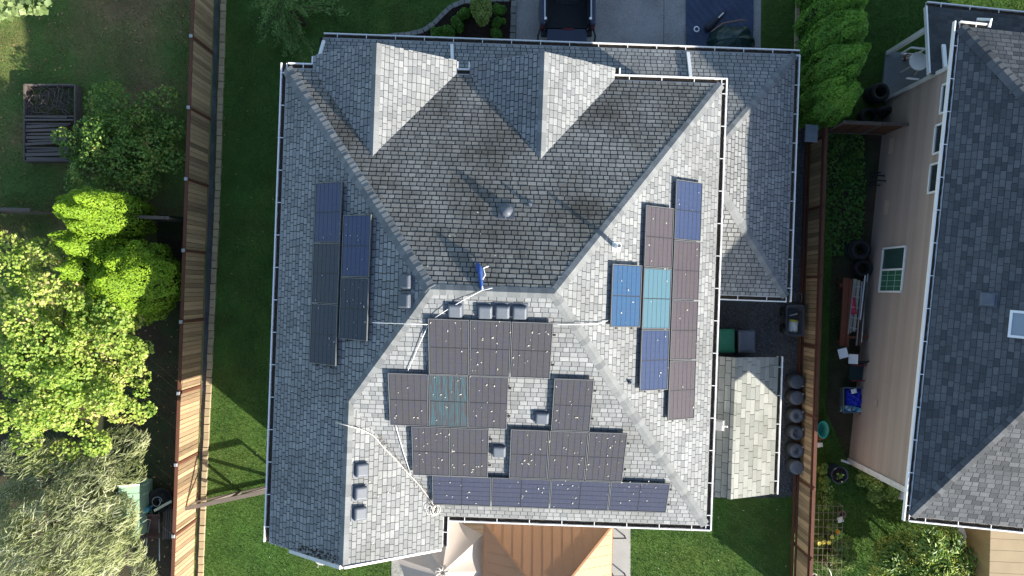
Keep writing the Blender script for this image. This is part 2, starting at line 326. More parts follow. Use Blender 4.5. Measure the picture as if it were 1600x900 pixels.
# ------------------------------------------------------------------ house frame
TH = math.radians(2.06)
class Frame:
    def __init__(s, t): s.U = V((math.cos(t), -math.sin(t), 0)); s.N = V((math.sin(t), math.cos(t), 0)); s.t = t
    def uv(s, px, py, h): p = P(px, py, h); return p.dot(s.U), p.dot(s.N)
    def w(s, u, v, z=0): return s.U*u+s.N*v+V((0,0,z))
H = Frame(TH)
class Plane:
    """roof plane through point p rising along horizontal unit dir 'up' with tan t"""
    def __init__(s, p, up, t):
        s.p = V(p); s.b = (V(up)+V((0,0,t))).normalized(); s.n = (V((0,0,1))*1.0-V(up)*t).normalized(); s.a = s.b.cross(s.n).normalized()
    def at(s, px, py, off=0.0):
        c = V((0,0,CAMH)); r = V(((px-800)/FPX, (450-py)/FPX, -1)); q = s.p+s.n*off
        return c+r*((q-c).dot(s.n)/r.dot(s.n))
    def loc(s, q): d = V(q)-s.p; return d.dot(s.a), d.dot(s.b)
    def w(s, a, b, off=0.0): return s.p+s.a*a+s.b*b+s.n*off
    def mtx(s, a, b, off=0.0):
        q = s.w(a, b, off); m = Matrix((s.a, s.b, s.n)).transposed().to_4x4(); m.translation = q; return m
    def z(s, q): return s.p.z-((V((q[0],q[1],0))-V((s.p.x,s.p.y,0))).dot(V((s.n.x,s.n.y,0))))/s.n.z
def clip(poly, hp):
    """poly list of (a,b); hp list of (nx,ny,c) keep nx*a+ny*b<=c"""
    for nx, ny, c in hp:
        out = []
        for i in range(len(poly)):
            p, q = poly[i], poly[(i+1) % len(poly)]; dp, dq = nx*p[0]+ny*p[1]-c, nx*q[0]+ny*q[1]-c
            if dp <= 0: out.append(p)
            if (dp < 0 < dq) or (dq < 0 < dp): t = dp/(dp-dq); out.append((p[0]+(q[0]-p[0])*t, p[1]+(q[1]-p[1])*t))
        poly = out
        if len(poly) < 3: return []
    return poly
def halfplanes(pts):
    n = len(pts); ar = sum(pts[i][0]*pts[(i+1) % n][1]-pts[(i+1) % n][0]*pts[i][1] for i in range(n)); hp = []
    for i in range(n):
        (x0, y0), (x1, y1) = pts[i], pts[(i+1) % n]; nx, ny = (y1-y0), -(x1-x0)
        if ar < 0: nx, ny = -nx, -ny
        hp.append((nx, ny, nx*x0+ny*y0))
    return hp
class Shingles:
    def __init__(s): s.mb = MB(); s.cands = []
    def field(s, pl, hpf, arange, brange, mi, exp=.143, tab=.205, gap=.022, lift=.007, jit=.004, bgap=.025):  # bgap bares the dark underlay as each row's shadow line
        i = 0; b = brange[0]
        while b < brange[1]:
            off = (0, .5, .25, .75)[i % 4]*tab+random.uniform(-.02,.02); a = arange[0]-off
            while a < arange[1]:
                tw = tab*random.choice((.82,1.0,1.0,1.0,1.22)); q = [(a+gap/2, b+bgap), (a+tw-gap/2, b+bgap), (a+tw-gap/2, b+exp), (a+gap/2, b+exp)]
                c = clip(q, hpf(a+tw/2, b+exp/2))
                if c:
                    ar = abs(sum(c[k][0]*c[(k+1) % len(c)][1]-c[(k+1) % len(c)][0]*c[k][1] for k in range(len(c))))/2
                    if ar > .0025:
                        full = ar > .985*(tw-gap)*(exp-bgap)
                        s.cands.append((pl, a, b, c, full, mi, exp, tw, gap, lift, jit, bgap))
                a += tw
            b += exp; i += 1
    def emit(s, cand):
        pl, a, b, c, full, mi, exp, tw, gap, lift, jit, bgap = cand
        l = lift*random.uniform(.75, 1.35); dj = random.uniform(-jit, jit); tl = random.uniform(-.0025,.0025)
        top = []; bot = []
        for (x, y) in c:
            k = 1-(y-b)/exp; yy = y+(dj if k > .9 else 0)
            top.append(pl.w(x, yy, .004+l*k+tl*(x-a-tw/2)/tw*k)); bot.append(pl.w(x, yy, -.012))
        n = len(c); s.mb.add(top+bot, [tuple(range(n))]+[(i, n+i, n+(i+1) % n, (i+1) % n) for i in range(n)], mi)
    def caps(s, p0, p1, n1, n2, mi, half=.15, exp=.17, L=.30, lift=.02):
        """p0 low end, p1 high end; pieces overlap up the line"""
        p0, p1 = V(p0), V(p1); d = (p1-p0); LL = d.length; d.normalize()
        s1 = d.cross(n1).normalized(); s2 = -(d.cross(n2).normalized())
        if s1.dot(n2) > 0: s1 = -s1
        if s2.dot(n1) > 0: s2 = -s2
        k = 0; x = 0
        up = (n1+n2).normalized()
        while x < LL:
            e = min(x+L, LL); j = random.uniform(-.008,.008); li = lift*random.uniform(.8,1.25); h = half*random.uniform(.95,1.05)
            def pt(t, w_, l): 
                c0 = p0+d*t+up*l
                return [c0+s1*(w_+j), c0, c0+s2*(w_-j)]
            A = pt(x, h, li); B = pt(e, h, .012); C = [q-up*.03 for q in pt(x, h, li)]
            s.mb.add(A+B+C, [(0,1,4,3),(1,2,5,4),(0,6,7,1),(1,7,8,2)], mi)
            # make normals face up whichever way
            x += exp
    def finish(s, root, roof, mats, nind=300, hide=lambda q: False, name='shingle', stuffname='shingle_field'):
        sel = []
        for k, c in enumerate(s.cands):
            pl, a, b, cc, full = c[:5]
            if not full: continue
            q = pl.w(a+c[7]/2, b+c[6]/2)
            if hide(q): continue
            px, py = PX(q)
            if not (6 < px < 1594 and 6 < py < 894): continue
            view = (V((0,0,CAMH))-q); sz = abs(view.normalized().dot(pl.n))*c[6]*c[7]*(FPX/(CAMH-q.z))**2
            sel.append((sz, k))
        sel.sort(reverse=True); ind = set(k for _, k in sel[:nind])
        for k, c in enumerate(s.cands):
            if k in ind:
                pl, a, b, cc, full, mi, exp, tw, gap, lift, jit, bgap = c
                def mk():
                    m_ = MB(); x0, x1 = gap/2, tw-gap/2; z0, z1 = .004+lift, .004
                    m_.add([(x0,bgap,z0),(x1,bgap,z0),(x1,exp,z1),(x0,exp,z1),(x0,bgap,-.012),(x1,bgap,-.012),(x1,exp,-.012),(x0,exp,-.012)], [(0,1,2,3),(0,4,5,1),(1,5,6,2),(2,6,7,3),(3,7,4,0)])
                    return m_.mesh(name, mats[mi])
                me = cached((name, id(root), mi, round(exp,3), round(tw,3)), mk)
                inst(name, me, roof, wm(roof).inverted() @ pl.mtx(a, b+random.uniform(-jit,jit), random.uniform(-.001,.003)))
            else: s.emit(c)
        if s.mb.f:
            o = s.mb.build(stuffname, mats, roof); tag(o, kind='stuff')
def gutter(parent, p0, p1, out, name='gutter', hang=True, m=None, litter=True):
    p0, p1, out = V(p0), V(p1), V(out).normalized(); mb = MB(); up = V((0,0,1)); d = (p1-p0).normalized()
    o = lambda k, z: out*k+up*z
    def run(k0, k1, z0, z1, mb_=mb):
        vs = [p+o(k, z) for p in (p0, p1) for k, z in ((k0,z0),(k1,z0),(k1,z1),(k0,z1))]
        mb_.add(vs, [(0,1,2,3),(7,6,5,4),(4,5,1,0),(5,6,2,1),(6,7,3,2),(7,4,0,3)])
    run(-.02, .0, -.14, -.03); run(.002, .115, -.14, -.125); run(.117, .155, -.14, .0)
    run2 = (p1-p0).length; k = .45
    while hang and k < run2:
        c0 = p0+d*k; mb.bar(c0+out*.003+up*.002, c0+out*.16+up*.004, .022, .008); k += .95
    g = mb.build(name, m or M['white'], parent)
    if litter:
        m2 = MB(); n = max(2, int((p1-p0).length/.12)); rows = []
        for i in range(n+1):
            q = p0+(p1-p0)*(i/n); rows.append([q+o(.006, -.075+random.uniform(-.02,.03)), q+o(.112, -.09+random.uniform(-.02,.03))])
        vs = [q for r in rows for q in r]; m2.add(vs, [(2*i, 2*i+1, 2*i+3, 2*i+2) for i in range(n)])
        m2.build('gutter_litter', M['litter'], g)
    return g
# ------------------------------------------------------------------ the solar panelled house
he, zr = 5.6, 8.88
av = lambda *x: sum(x)/len(x)
uW = av(H.uv(448,107,he)[0], H.uv(421,848,he)[0]); uE = av(H.uv(1127,131,he)[0], H.uv(1103,821,he)[0])
vN = av(H.uv(448,107,he)[1], H.uv(1127,131,he)[1]); vS = av(H.uv(692,805,he)[1], H.uv(1103,821,he)[1])
uR1, uR2 = H.uv(672,452,zr)[0], H.uv(866,459,zr)[0]; vR = av(H.uv(672,452,zr)[1], H.uv(866,459,zr)[1])
vWg = av(H.uv(421,848,he)[1], H.uv(690,857,he)[1]); uWgE = H.uv(691,830,he)[0]
tW, tE, tN, tS = (zr-he)/(uR1-uW), (zr-he)/(uE-uR2), (zr-he)/(vN-vR), (zr-he)/(vR-vS)
PW = Plane(H.w(uW,0,he), H.U, tW); PE = Plane(H.w(uE,0,he), -H.U, tE); PN = Plane(H.w(0,vN,he), -H.N, tN); PS = Plane(H.w(0,vS,he), H.N, tS)
uWr = (uW+uWgE)/2; zWr = he+(uWr-uW)*tW; vV = vS+(zWr-he)/tS
PG = Plane(H.w(uWgE,0,he), -H.U, tW)                      # east slope of the rear wing
house = thing('house', H.w((uW+uE)/2, (vN+vS)/2, 0), 'grey shingled house with solar panels on three roof slopes', 'house')
# gables over the front
gab = []
for (pa, pb, tip) in (((490,86),(713,96),(580,243)), ((736,97),(960,109),(838,247))):
    u0, u1 = H.uv(*pa, he)[0], H.uv(*pb, he)[0]; vf = av(H.uv(*pa, he)[1], H.uv(*pb, he)[1]); uc = (u0+u1)/2
    q = PN.at(*tip); zt = q.z; vt = q.dot(H.N); t = (zt-he)/((u1-u0)/2)
    gab.append((u0, u1, uc, vf, zt, vt, t, Plane(H.w(u0,0,he), H.U, t), Plane(H.w(u1,0,he), -H.U, t)))
# lower roof
zl = 2.85
vLN = av(H.uv(509,60,zl)[1], H.uv(1243,85,zl)[1]); uLE = av(H.uv(1243,85,zl)[0], H.uv(1228,463,zl)[0]); vLS = av(H.uv(1228,463,zl)[1], H.uv(1116,460,zl)[1])
tL = .5; PLE = Plane(H.w(uLE,0,zl), -H.U, tL)
qN, qS = PLE.at(1122,228), PLE.at(1122,290)
uMW = uE-.42                                               # main east wall
tLN = (qN.z-zl)/(vLN-qN.dot(H.N)); tLS = (qS.z-zl)/(qS.dot(H.N)-vLS)
PLN = Plane(H.w(0,vLN,zl), -H.N, tLN); PLS = Plane(H.w(0,vLS,zl), H.N, tLS)
uLW = H.uv(505,70,zl)[0]
# the hips meet at an apex just under the main eave
vap = (tLN*vLN+tLS*vLS)/(tLN+tLS); zLw = zl+tLN*(vLN-vap); uAp = uLE-(zLw-zl)/tL
# walls (with window panes on the sides one could walk to)
mb = MB()
def rectw(mb, u0, u1, v0, v1, z0, z1): mb.prism([tuple(H.w(u,v)[:2]) for u, v in ((u0,v0),(u1,v0),(u1,v1),(u0,v1))], z0, z1)
rectw(mb, uW+.45, uE-.42, vS+.45, vN-.45, 0, he-.12); rectw(mb, uW+.45, uWgE-.45, vWg+.5, vS+.44, 0, he-.12)
mb.slab([H.w(uW+.45,vWg+.5,he-.12), H.w(uWgE-.45,vWg+.5,he-.12), H.w(uWr,vWg+.5,zWr-.3)], H.N*.15)
rectw(mb, uE-.415, uLE-.4, vLS+.4, vLN-.45, 0, zl-.1); rectw(mb, uLW+.5, uE-.42, vN-.44, vLN-.45, 0, zl-.1)
for g in gab:
    rectw(mb, g[0]+.4, g[1]-.4, vN-.6, g[3]-.25, zl+.2, he-.1)
    mb.slab([H.w(g[1]-.4,g[3]-.25,he-.1), H.w(g[0]+.4,g[3]-.25,he-.1), H.w(g[2],g[3]-.25,g[4]-.3)], -H.N*.15)
mb.build('wall', M['siding'], house)
def housewin(c, ax, nrm, ww, hh):
    f = MB(); 
    for s in (-1, 1): f.bar(c+ax*s*ww/2-V((0,0,hh/2)), c+ax*s*ww/2+V((0,0,hh/2)), .07, .05, nrm); f.bar(c-ax*(ww/2-.036)+V((0,0,s*hh/2)), c+ax*(ww/2-.036)+V((0,0,s*hh/2)), .05, .07, V((0,0,1)))
    o = f.build('window', M['white'], house); g = MB(); g.add([c+ax*x*ww/2+V((0,0,z*hh/2))+nrm*.006 for x, z in ((-1,-1),(1,-1),(1,1),(-1,1))], [(0,1,2,3)]); g.build('pane', MGL, o)
MGL = mat('window_glass', (.03,.04,.045), .08, .1, spec=.6)
for u in (uWgE+1.2, uWgE+3.6, uE-1.6): housewin(H.w(u, vS+.447, 4.1), H.U, -H.N, 1.5, 1.2)
for v in (vS+2.2, vR, vN-2.4): housewin(H.w(uW+.447, v, 4.0), H.N, -H.U, 1.2, 1.2)
# roof decks
roof = MB(); dn = V((0,0,-.14))
W_ = lambda u, v, z: H.w(u, v, z)
roof.slab([W_(uW,vN,he), W_(uW,vV,he), W_(uWr,vV,zWr), W_(uR1,vR,zr)], dn)
roof.slab([W_(uW,vV,he), W_(uW,vWg,he), W_(uWr,vWg,zWr), W_(uWr,vV,zWr)], dn)
roof.slab([W_(uWgE,vS,he), W_(uE,vS,he), W_(uR2,vR,zr), W_(uR1,vR,zr), W_(uWr,vV,zWr)], dn)
roof.slab([W_(uWgE,vWg,he), W_(uWgE,vS,he), W_(uWr,vV,zWr), W_(uWr,vWg,zWr)], dn)
roof.slab([W_(uE,vS,he), W_(uE,vN,he), W_(uR2,vR,zr)], dn)
roof.slab([W_(uE,vN,he), W_(uW,vN,he), W_(uR1,vR,zr), W_(uR2,vR,zr)], dn)
for (u0,u1,uc,vf,zt,vt,t,pl,pr) in gab:
    roof.slab([W_(u0,vf,he), W_(u0,vN,he), W_(uc,vt,zt), W_(uc,vf,zt)], dn)
    roof.slab([W_(u1,vN,he), W_(u1,vf,he), W_(uc,vf,zt), W_(uc,vt,zt)], dn)
zq = qN.z
roof.slab([W_(uLE,vLS,zl), W_(uLE,vLN,zl), W_(uAp,vap,zLw)], dn)
roof.slab([W_(uLE,vLN,zl), W_(uLW,vLN,zl), W_(uLW,vN-.44,zl+(vLN-vN+.44)*tLN), W_(uMW,vN-.44,zl+(vLN-vN+.44)*tLN), W_(uMW,vap,zLw), W_(uAp,vap,zLw)], dn)
roof.slab([W_(uMW,vLS,zl), W_(uLE,vLS,zl), W_(uAp,vap,zLw), W_(uMW,vap,zLw)], dn)
roof = roof.build('roof', M['deck'], house)
SH = Shingles()
def polyhp(pl, pts): return halfplanes([pl.loc(p) for p in pts])
def full_field(pl, pts, mi, **k):
    hp = polyhp(pl, pts); ls = [pl.loc(p) for p in pts]
    SH.field(pl, lambda a, b: hp, (min(x for x, _ in ls), max(x for x, _ in ls)), (-.03, max(y for _, y in ls)), mi, **k)
ov = .03
# west: reflex outline, two sets of half planes
w1 = polyhp(PW, [W_(uW-ov,vN,he-ov*tW), W_(uW-ov,vWg-20,he-ov*tW), W_(uR1+ (vR-(vWg-20))*(uWr-uR1)/(vR-vV),vWg-20,0), W_(uR1,vR,zr)])
bR = PW.loc(W_(uWr,vV,zWr))
def on(pl, u, v): return pl.loc(V((*H.w(u,v)[:2], pl.z(H.w(u,v)))))
w1 = halfplanes([on(PW,uW-ov,vN+.02), on(PW,uW-ov,vV), on(PW,uWr,vV), on(PW,uR1,vR)]); w1 = [w1[0], w1[2], w1[3]]
w2 = halfplanes([on(PW,uW-ov,vN), on(PW,uW-ov,vWg-.02), on(PW,uWr,vWg-.02), on(PW,uWr,vN)])
SH.field(PW, lambda a, b: (w1 if a < bR[0] else w2), (on(PW,uW,vN)[0], on(PW,uW,vWg)[0]), (-.03, PW.loc(W_(uR1,vR,zr))[1]), 2)
full_field(PS, [W_(uWgE,vS-ov,he-ov*tS), W_(uE,vS-ov,he-ov*tS), W_(uR2,vR,zr), W_(uR1,vR,zr), W_(uWr,vV,zWr)], 0, gap=.014, bgap=.017)
full_field(PG, [W_(uWgE+ov,vWg-.02,he-ov*tW), W_(uWgE+ov,vS,he-ov*tW), W_(uWr,vV,zWr), W_(uWr,vWg-.02,zWr)], 0, gap=.014, bgap=.017)
full_field(PE, [W_(uE+ov,vS,he-ov*tE), W_(uE+ov,vN,he-ov*tE), W_(uR2,vR,zr)], 0, gap=.014, bgap=.017)
full_field(PN, [W_(uE,vN+ov,he-ov*tN), W_(uW,vN+ov,he-ov*tN), W_(uR1,vR,zr), W_(uR2,vR,zr)], 1, gap=.024, lift=.008, jit=.006, bgap=.032)
for (u0,u1,uc,vf,zt,vt,t,pl,pr) in gab:
    full_field(pl, [W_(u0-.02,vf+.02,he-.02*t), W_(u0-.02,vN,he-.02*t), W_(uc,vt,zt), W_(uc,vf+.02,zt)], 2)
    full_field(pr, [W_(u1+.02,vN,he-.02*t), W_(u1+.02,vf+.02,he-.02*t), W_(uc,vf+.02,zt), W_(uc,vt,zt)], 0, gap=.014, bgap=.017)
full_field(PLE, [W_(uLE+ov,vLS,zl-ov*tL), W_(uLE+ov,vLN,zl-ov*tL), W_(uAp,vap,zLw)], 0)
vb = vN-.44
hpA = polyhp(PLN, [W_(uLE,vLN+ov,zl-ov*tLN), W_(uMW,vLN+ov,zl-ov*tLN), W_(uMW,vap,zLw), W_(uAp,vap,zLw)]); hpB = polyhp(PLN, [W_(uMW,vLN+ov,zl-ov*tLN), W_(uLW-.02,vLN+ov,zl-ov*tLN), W_(uLW-.02,vb,zl+(vLN-vb)*tLN), W_(uMW,vb,zl+(vLN-vb)*tLN)])
hpB = hpB[:3]; hpA = hpA[:1]+hpA[2:]; aM = PLN.loc(W_(uMW,vLN,zl))[0]
SH.field(PLN, lambda a, b: hpA if a < aM else hpB, (PLN.loc(W_(uLE,vLN,zl))[0], PLN.loc(W_(uLW,vLN,zl))[0]), (-.03, PLN.loc(W_(uAp,vap,zLw))[1]), 2)
full_field(PLS, [W_(uMW,vLS-ov,zl-ov*tLS), W_(uLE,vLS-ov,zl-ov*tLS), W_(uAp,vap,zLw), W_(uMW,vap,zLw)], 0)
cp = 3
SH.caps(W_(uW,vN,he), W_(uR1,vR,zr), PW.n, PN.n, cp, half=.18, lift=.035); SH.caps(W_(uE,vN,he), W_(uR2,vR,zr), PE.n, PN.n, cp, half=.15)
SH.caps(W_(uE,vS,he), W_(uR2,vR,zr), PE.n, PS.n, cp); SH.caps(W_(uWr,vV,zWr), W_(uR1,vR,zr), PW.n, PS.n, cp)
SH.caps(W_(uR2,vR,zr), W_(uR1,vR,zr), PS.n, PN.n, cp); SH.caps(W_(uWr,vWg,zWr), W_(uWr,vV,zWr), PW.n, PG.n, cp)
for (u0,u1,uc,vf,zt,vt,t,pl,pr) in gab: SH.caps(W_(uc,vf,zt), W_(uc,vt-.1,zt), pl.n, pr.n, cp)
SH.caps(W_(uLE,vLN,zl), W_(uAp,vap,zLw), PLE.n, PLN.n, cp, half=.14, lift=.025); SH.caps(W_(uLE,vLS,zl), W_(uAp,vap,zLw), PLE.n, PLS.n, cp)
PANELPX = [(600,495,1045,805), (485,280,582,570), (950,275,1100,655)]
def hide(q):
    px, py = PX(q)
    if any(a < px < c and b < py < d for a, b, c, d in PANELPX): return True
    u, v = q.dot(H.U), q.dot(H.N)
    for (u0,u1,uc,vf,zt,vt,t,pl,pr) in gab:
        if u0 < u < u1 and q.z < he+t*min(u-u0, u1-u)-.08: return True
    return q.z < 5 and (u < uE+.2 and v < vN+.2)
SH.finish(house, roof, [M['sh_clean'], M['sh_north'], M['sh_clean'], M['sh_cap']], 300, hide)
# gutters, rakes, downspouts
gz = lambda z: z-.02
gutter(house, W_(uW-.03,vWg,gz(he)), W_(uW-.03,vN+.17,gz(he)), -H.U)
gutter(house, W_(uE+.03,vS-.17,gz(he)), W_(uE+.03,vN+.17,gz(he)), H.U)
gutter(house, W_(uWgE+.19,vS-.03,gz(he)), W_(uE+.16,vS-.03,gz(he)), -H.N)
gutter(house, W_(uWgE+.03,vWg+.03,gz(he)), W_(uWgE+.03,vS-.05,gz(he)), H.U)
gutter(house, W_(uW+.03,vN+.03,gz(he)), W_(gab[0][0],vN+.03,gz(he)), H.N)
gutter(house, W_(gab[1][1],vN+.03,gz(he)), W_(uE+.16,vN+.03,gz(he)), H.N)
rb_ = MB(); rb_.bar(W_(gab[0][0]-.03,vN+.19,he-.04), W_(gab[0][0]-.03,gab[0][3]-.02,he-.04), .04, .12); rb_.build('side_rim', M['white'], house)
gutter(house, W_(gab[1][1]+.03,vN+.2,gz(he)), W_(gab[1][1]+.03,gab[1][3]+.03,gz(he)), H.U, hang=False)
a0, a1 = gab[0][1]+.04, gab[1][0]-.04
for uu in (a0+.01, a1-.01):
    rb_ = MB(); rb_.bar(W_(uu,vN+.19,he-.04), W_(uu,gab[0][3]-.02,he-.04), .035, .12); rb_.build('side_rim', M['white'], house)
gutter(house, W_(a0,vN+.035,gz(he)), W_(a1,vN+.035,gz(he)), H.N, hang=False)
gutter(house, W_(uLW,vLN+.03,gz(zl)), W_(uLE+.16,vLN+.03,gz(zl)), H.N)
gutter(house, W_(uLE+.03,vLS-.17,gz(zl)), W_(uLE+.03,vLN+.02,gz(zl)), H.U)
gutter(house, W_(uMW+.5,vLS-.03,gz(zl)), W_(uLE+.02,vLS-.03,gz(zl)), -H.N)
rk = MB(); rk.bar(W_(uWgE-.05,vWg-.035,he-.06), W_(uWr,vWg-.035,zWr-.03), .06, .17, H.U.cross(H.N)); 
for g in gab:
    for e in (0, 1):
        rb_ = MB(); rb_.bar(W_(g[e],g[3]-.03,he-.24), W_(g[2]+(.02 if e else -.02),g[3]-.03,g[4]-.24), .03, .14); rb_.build('rake_board', M['white'], house)
rk.build('rake_board', M['white'], house)
rk = MB(); rk.bar(W_(uW+.75,vWg-.07,he+.42), W_(uWr-.05,vWg-.035,zWr-.03), .10, .15); o = rk.build('rake_board', M['whitedirty'], house)
m2 = MB()
for k in range(60):
    t = random.random(); q = W_(uW+.75+(uWr-uW-.9)*t, vWg+.1+random.uniform(-.05,.12)*1.2, 0); q.z = PW.z(q)+.025; a = random.uniform(0,6.28); r = random.uniform(.02,.06)
    m2.add([q+V((math.cos(a+k2*2.1)*r, math.sin(a+k2*2.1)*r, random.uniform(0,.03))) for k2 in range(3)], [(0,1,2)])
tag(m2.build('roof_litter', M['litter'], house), kind='stuff')
ds = MB()
def spout(px0, py0, px1, py1, pl, r=.045):
    mb = MB(); mb.bar(pl.at(px0,py0,.05), pl.at(px1,py1,.05), .10, .07, pl.n); mb.build('downspout', M['white'], house)
spout(506,64,498,92, PLN); spout(706,70,707,104, PLN); spout(1075,82,1081,136, PLN)
mb = MB(); mb.tube([W_(uE+.02,vS+5.9,he-.2), W_(uE+.02,vS+5.9,zl+1.2)], .04, 8); mb.build('downspout', M['white'], house)

# ------------------------------------------------------------------ roof fittings
def boxvent(px, py, pl, label, m=None, rot=0):
    q = pl.at(px, py, .1); a, b = pl.loc(q)
    t = thing('roof_vent', pl.w(a, b, 0), label, 'roof vent', 'box vents on the roof')
    basis = pl.mtx(a, b, 0)
    def mk1(): return MB().box((0,0,.012), (.42,.44,.024)).mesh('flange', M['vent'])
    def mk2():
        mb = MB(); s = [(-.155,-.16,.025),(.155,-.16,.025),(.155,.14,.025),(-.155,.14,.025),(-.17,-.185,.10),(.17,-.185,.10),(.165,.15,.12),(-.165,.15,.12),(-.135,-.16,.15),(.135,-.16,.15),(.13,.11,.165),(-.13,.11,.165)]
        mb.add(s, [(0,1,5,4),(1,2,6,5),(2,3,7,6),(3,0,4,7),(4,5,9,8),(5,6,10,9),(6,7,11,10),(7,4,8,11),(8,9,10,11)])
        mb.v = [(x*1.12, y*1.12, z) for x, y, z in mb.v]; me = mb.mesh('hood', M['vent']); return me
    inv = wm(t).inverted()
    inst('flange', cached('vf', mk1), t, inv @ basis)
    o = inst('hood', cached('vh', mk2), t, inv @ basis); bv = o.modifiers.new('b', 'BEVEL'); bv.width = .03; bv.segments = 3
for (px, py, pl, lb) in ((633,440,PW,'upper of two box vents on the shaded west roof slope'), (632,470,PW,'lower of two box vents on the shaded west roof slope'),
    (711,485,PS,'box vent under the ridge, apart at the left beneath the white conduit'), (758,487,PS,'first of the trio of box vents close together below the ridge'),
    (785,487,PS,'middle of the trio of box vents close together below the ridge'), (812,488,PS,'rightmost box vent of the row below the ridge'),
    (847,653,PS,'box vent in the square gap left of the single solar panel'), (780,705,PS,'box vent in the narrow gap between third row panels'),
    (565,735,PG,'top box vent of three on the sunny rear wing slope'), (563,771,PG,'middle box vent of three on the sunny rear wing slope'), (562,803,PG,'bottom box vent of three on the sunny rear wing slope')):
    boxvent(px, py, pl, lb)
def pipe(px, py, pl, r, h, m, label, cap=None):
    q = pl.at(px, py, 0); t = thing('vent_pipe', q, label, 'vent pipe')
    mb = MB(); a, b = pl.loc(q); mb.box((0,0,0), (r*4.2, r*4.8, .02), mat=pl.mtx(a, b, .022)); mb.lathe(q, [(r*1.9,.0),(r*1.3,.08),(r*1.05,.12)], 14); mb.build('flashing', M['vent'] if m is not M['white'] else M['white'], t)
    mb = MB(); mb.lathe(q+V((0,0,-.05)), [(r,0),(r,h+.05),(r*.8,h+.05),(r*.8,h-.1)], 14); mb.build('pipe', m, t, True)
    if cap: mb = MB(); mb.lathe(q+V((0,0,h)), [(cap,.02),(cap*1.02,.05),(cap*.85,.10),(cap*.3,.14),(0,.145)], 18); mb.build('cap', M['vent'], t, True)
    return t
pipe(791,331,PN,.10,.05,M['vent'],'round capped flue on the weathered north roof slope', .15)
pipe(828,320,PN,.035,.06,M['vent'],'small bare vent pipe beside the capped round flue')
pipe(962,386,PE,.06,.70,M['white'],'white plumbing pipe with a flashing boot on the east slope')
pipe(984,597,PE,.03,.14,M['vent'],'short dark pipe stub left of the east solar array')
# conduits, ropes and the blue rag
def cable(name, pts, r, m, label, cat='conduit'):
    mb = MB(); q = []
    for i in range(len(pts)-1):
        n = max(2, int((pts[i+1]-pts[i]).length/.15))
        for k in range(n): q.append(pts[i].lerp(pts[i+1], k/n))
    q.append(pts[-1]); mb.tube(q, r, 6); o = mb.build(name, m, None, True); return tag(o, label, cat)
MW = M['white']
cable('conduit', [PW.at(582,504,.08), PW.at(640,506,.08), PS.at(668,507,.12)], .011, MW, 'white conduit crossing the left hip to the west solar array')
cable('conduit', [PS.at(680,496,.10), PS.at(700,483,.12), PS.at(722,470,.08), PS.at(741,460,.05), PS.at(752,454,.05), PS.at(769,450,.10)], .010, MW, 'bent white conduit running up to the ridge from the panels')
cable('conduit', [PS.at(866,507,.08), PS.at(905,507,.06), PE.at(935,506,.06), PE.at(952,500,.06)], .010, MW, 'white conduit crossing the right hip to the east array')
cable('cable', [PS.at(668,510,.08), PS.at(652,545,.05), PS.at(637,580,.05)], .010, MW, 'straight white cable left of the top row of panels', 'cable')
cable('cable', [PS.at(618,664,.05), PS.at(630,705,.05), PS.at(642,742,.05)], .009, MW, 'straight white cable left of the two third row panels', 'cable')
rp = [PW.at(525,660,.05)]+[PG.at(x, y, .04) for x, y in ((540,664),(565,671),(583,680),(600,700),(622,722),(640,742),(655,758),(668,775),(678,790))]
cable('rope', rp, .016, mat('rope', (.55,.53,.48), .9, .2, 8, 60), 'pale rope lying along the rear valley', 'rope')
mb = MB()
for k in range(7):
    c0 = PG.at(676+random.uniform(-5,9), 797+random.uniform(-2,2), .05+.012*k); r0 = random.uniform(.12,.17); a0 = random.uniform(0,6)
    a_, b_ = PG.loc(c0); mb.tube([PG.w(a_+math.cos(a0+i*.5)*r0, b_+math.sin(a0+i*.5)*r0*.7, .04+.012*k) for i in range(12)], .010, 5)
tag(mb.build('rope_coil', mat('rope_white', (.6,.58,.54), .9, .2), None, True), 'loose coil of white rope at the foot of the valley', 'rope coil')
vd = MB()
for k in range(150):
    t = random.random()**.8; x, y = 590+(682-590)*t, 672+(790-672)*t; s = 1 if random.random() < .5 else -1
    q = PG.at(x+random.gauss(2,4), y+random.gauss(-2,3.5), .03+random.uniform(0,.05)); a = random.uniform(0,6.28); l = random.uniform(.05,.22)
    vd.bar(q, q+V((math.cos(a)*l, math.sin(a)*l, random.uniform(-.01,.03))), .008, .008)
tag(vd.build('valley_debris', mat('twigs', (.16,.12,.09), .9, .5, 9, 40, island=1.5)), 'brown twigs and needles caught in the rear roof valley', 'debris', kind='stuff')
# rag on a bent white strap
rg = thing('blue_rag', PN.at(749,437,.1), 'blue cloth rag tied to a white strap on the ridge', 'rag')
mb = MB(); pts = [PN.at(x, y, h) for x, y, h in ((745,409,.05),(748,418,.09),(750,426,.09),(751,436,.07),(752,445,.05),(752,453,.04))]
mb.tube(pts, [.02,.085,.07,.055,.05,.02], 7); mb.build('cloth', mat('blue_cloth', (.035,.09,.30), .9, .4, 6, 30), rg, True)
mb = MB(); mb.tube([PN.at(x, y, h) for x, y, h in ((763,416,.06),(755,419,.10),(758,430,.08),(752,440,.06),(754,452,.05))], .018, 6); mb.build('strap', MW, rg, True)

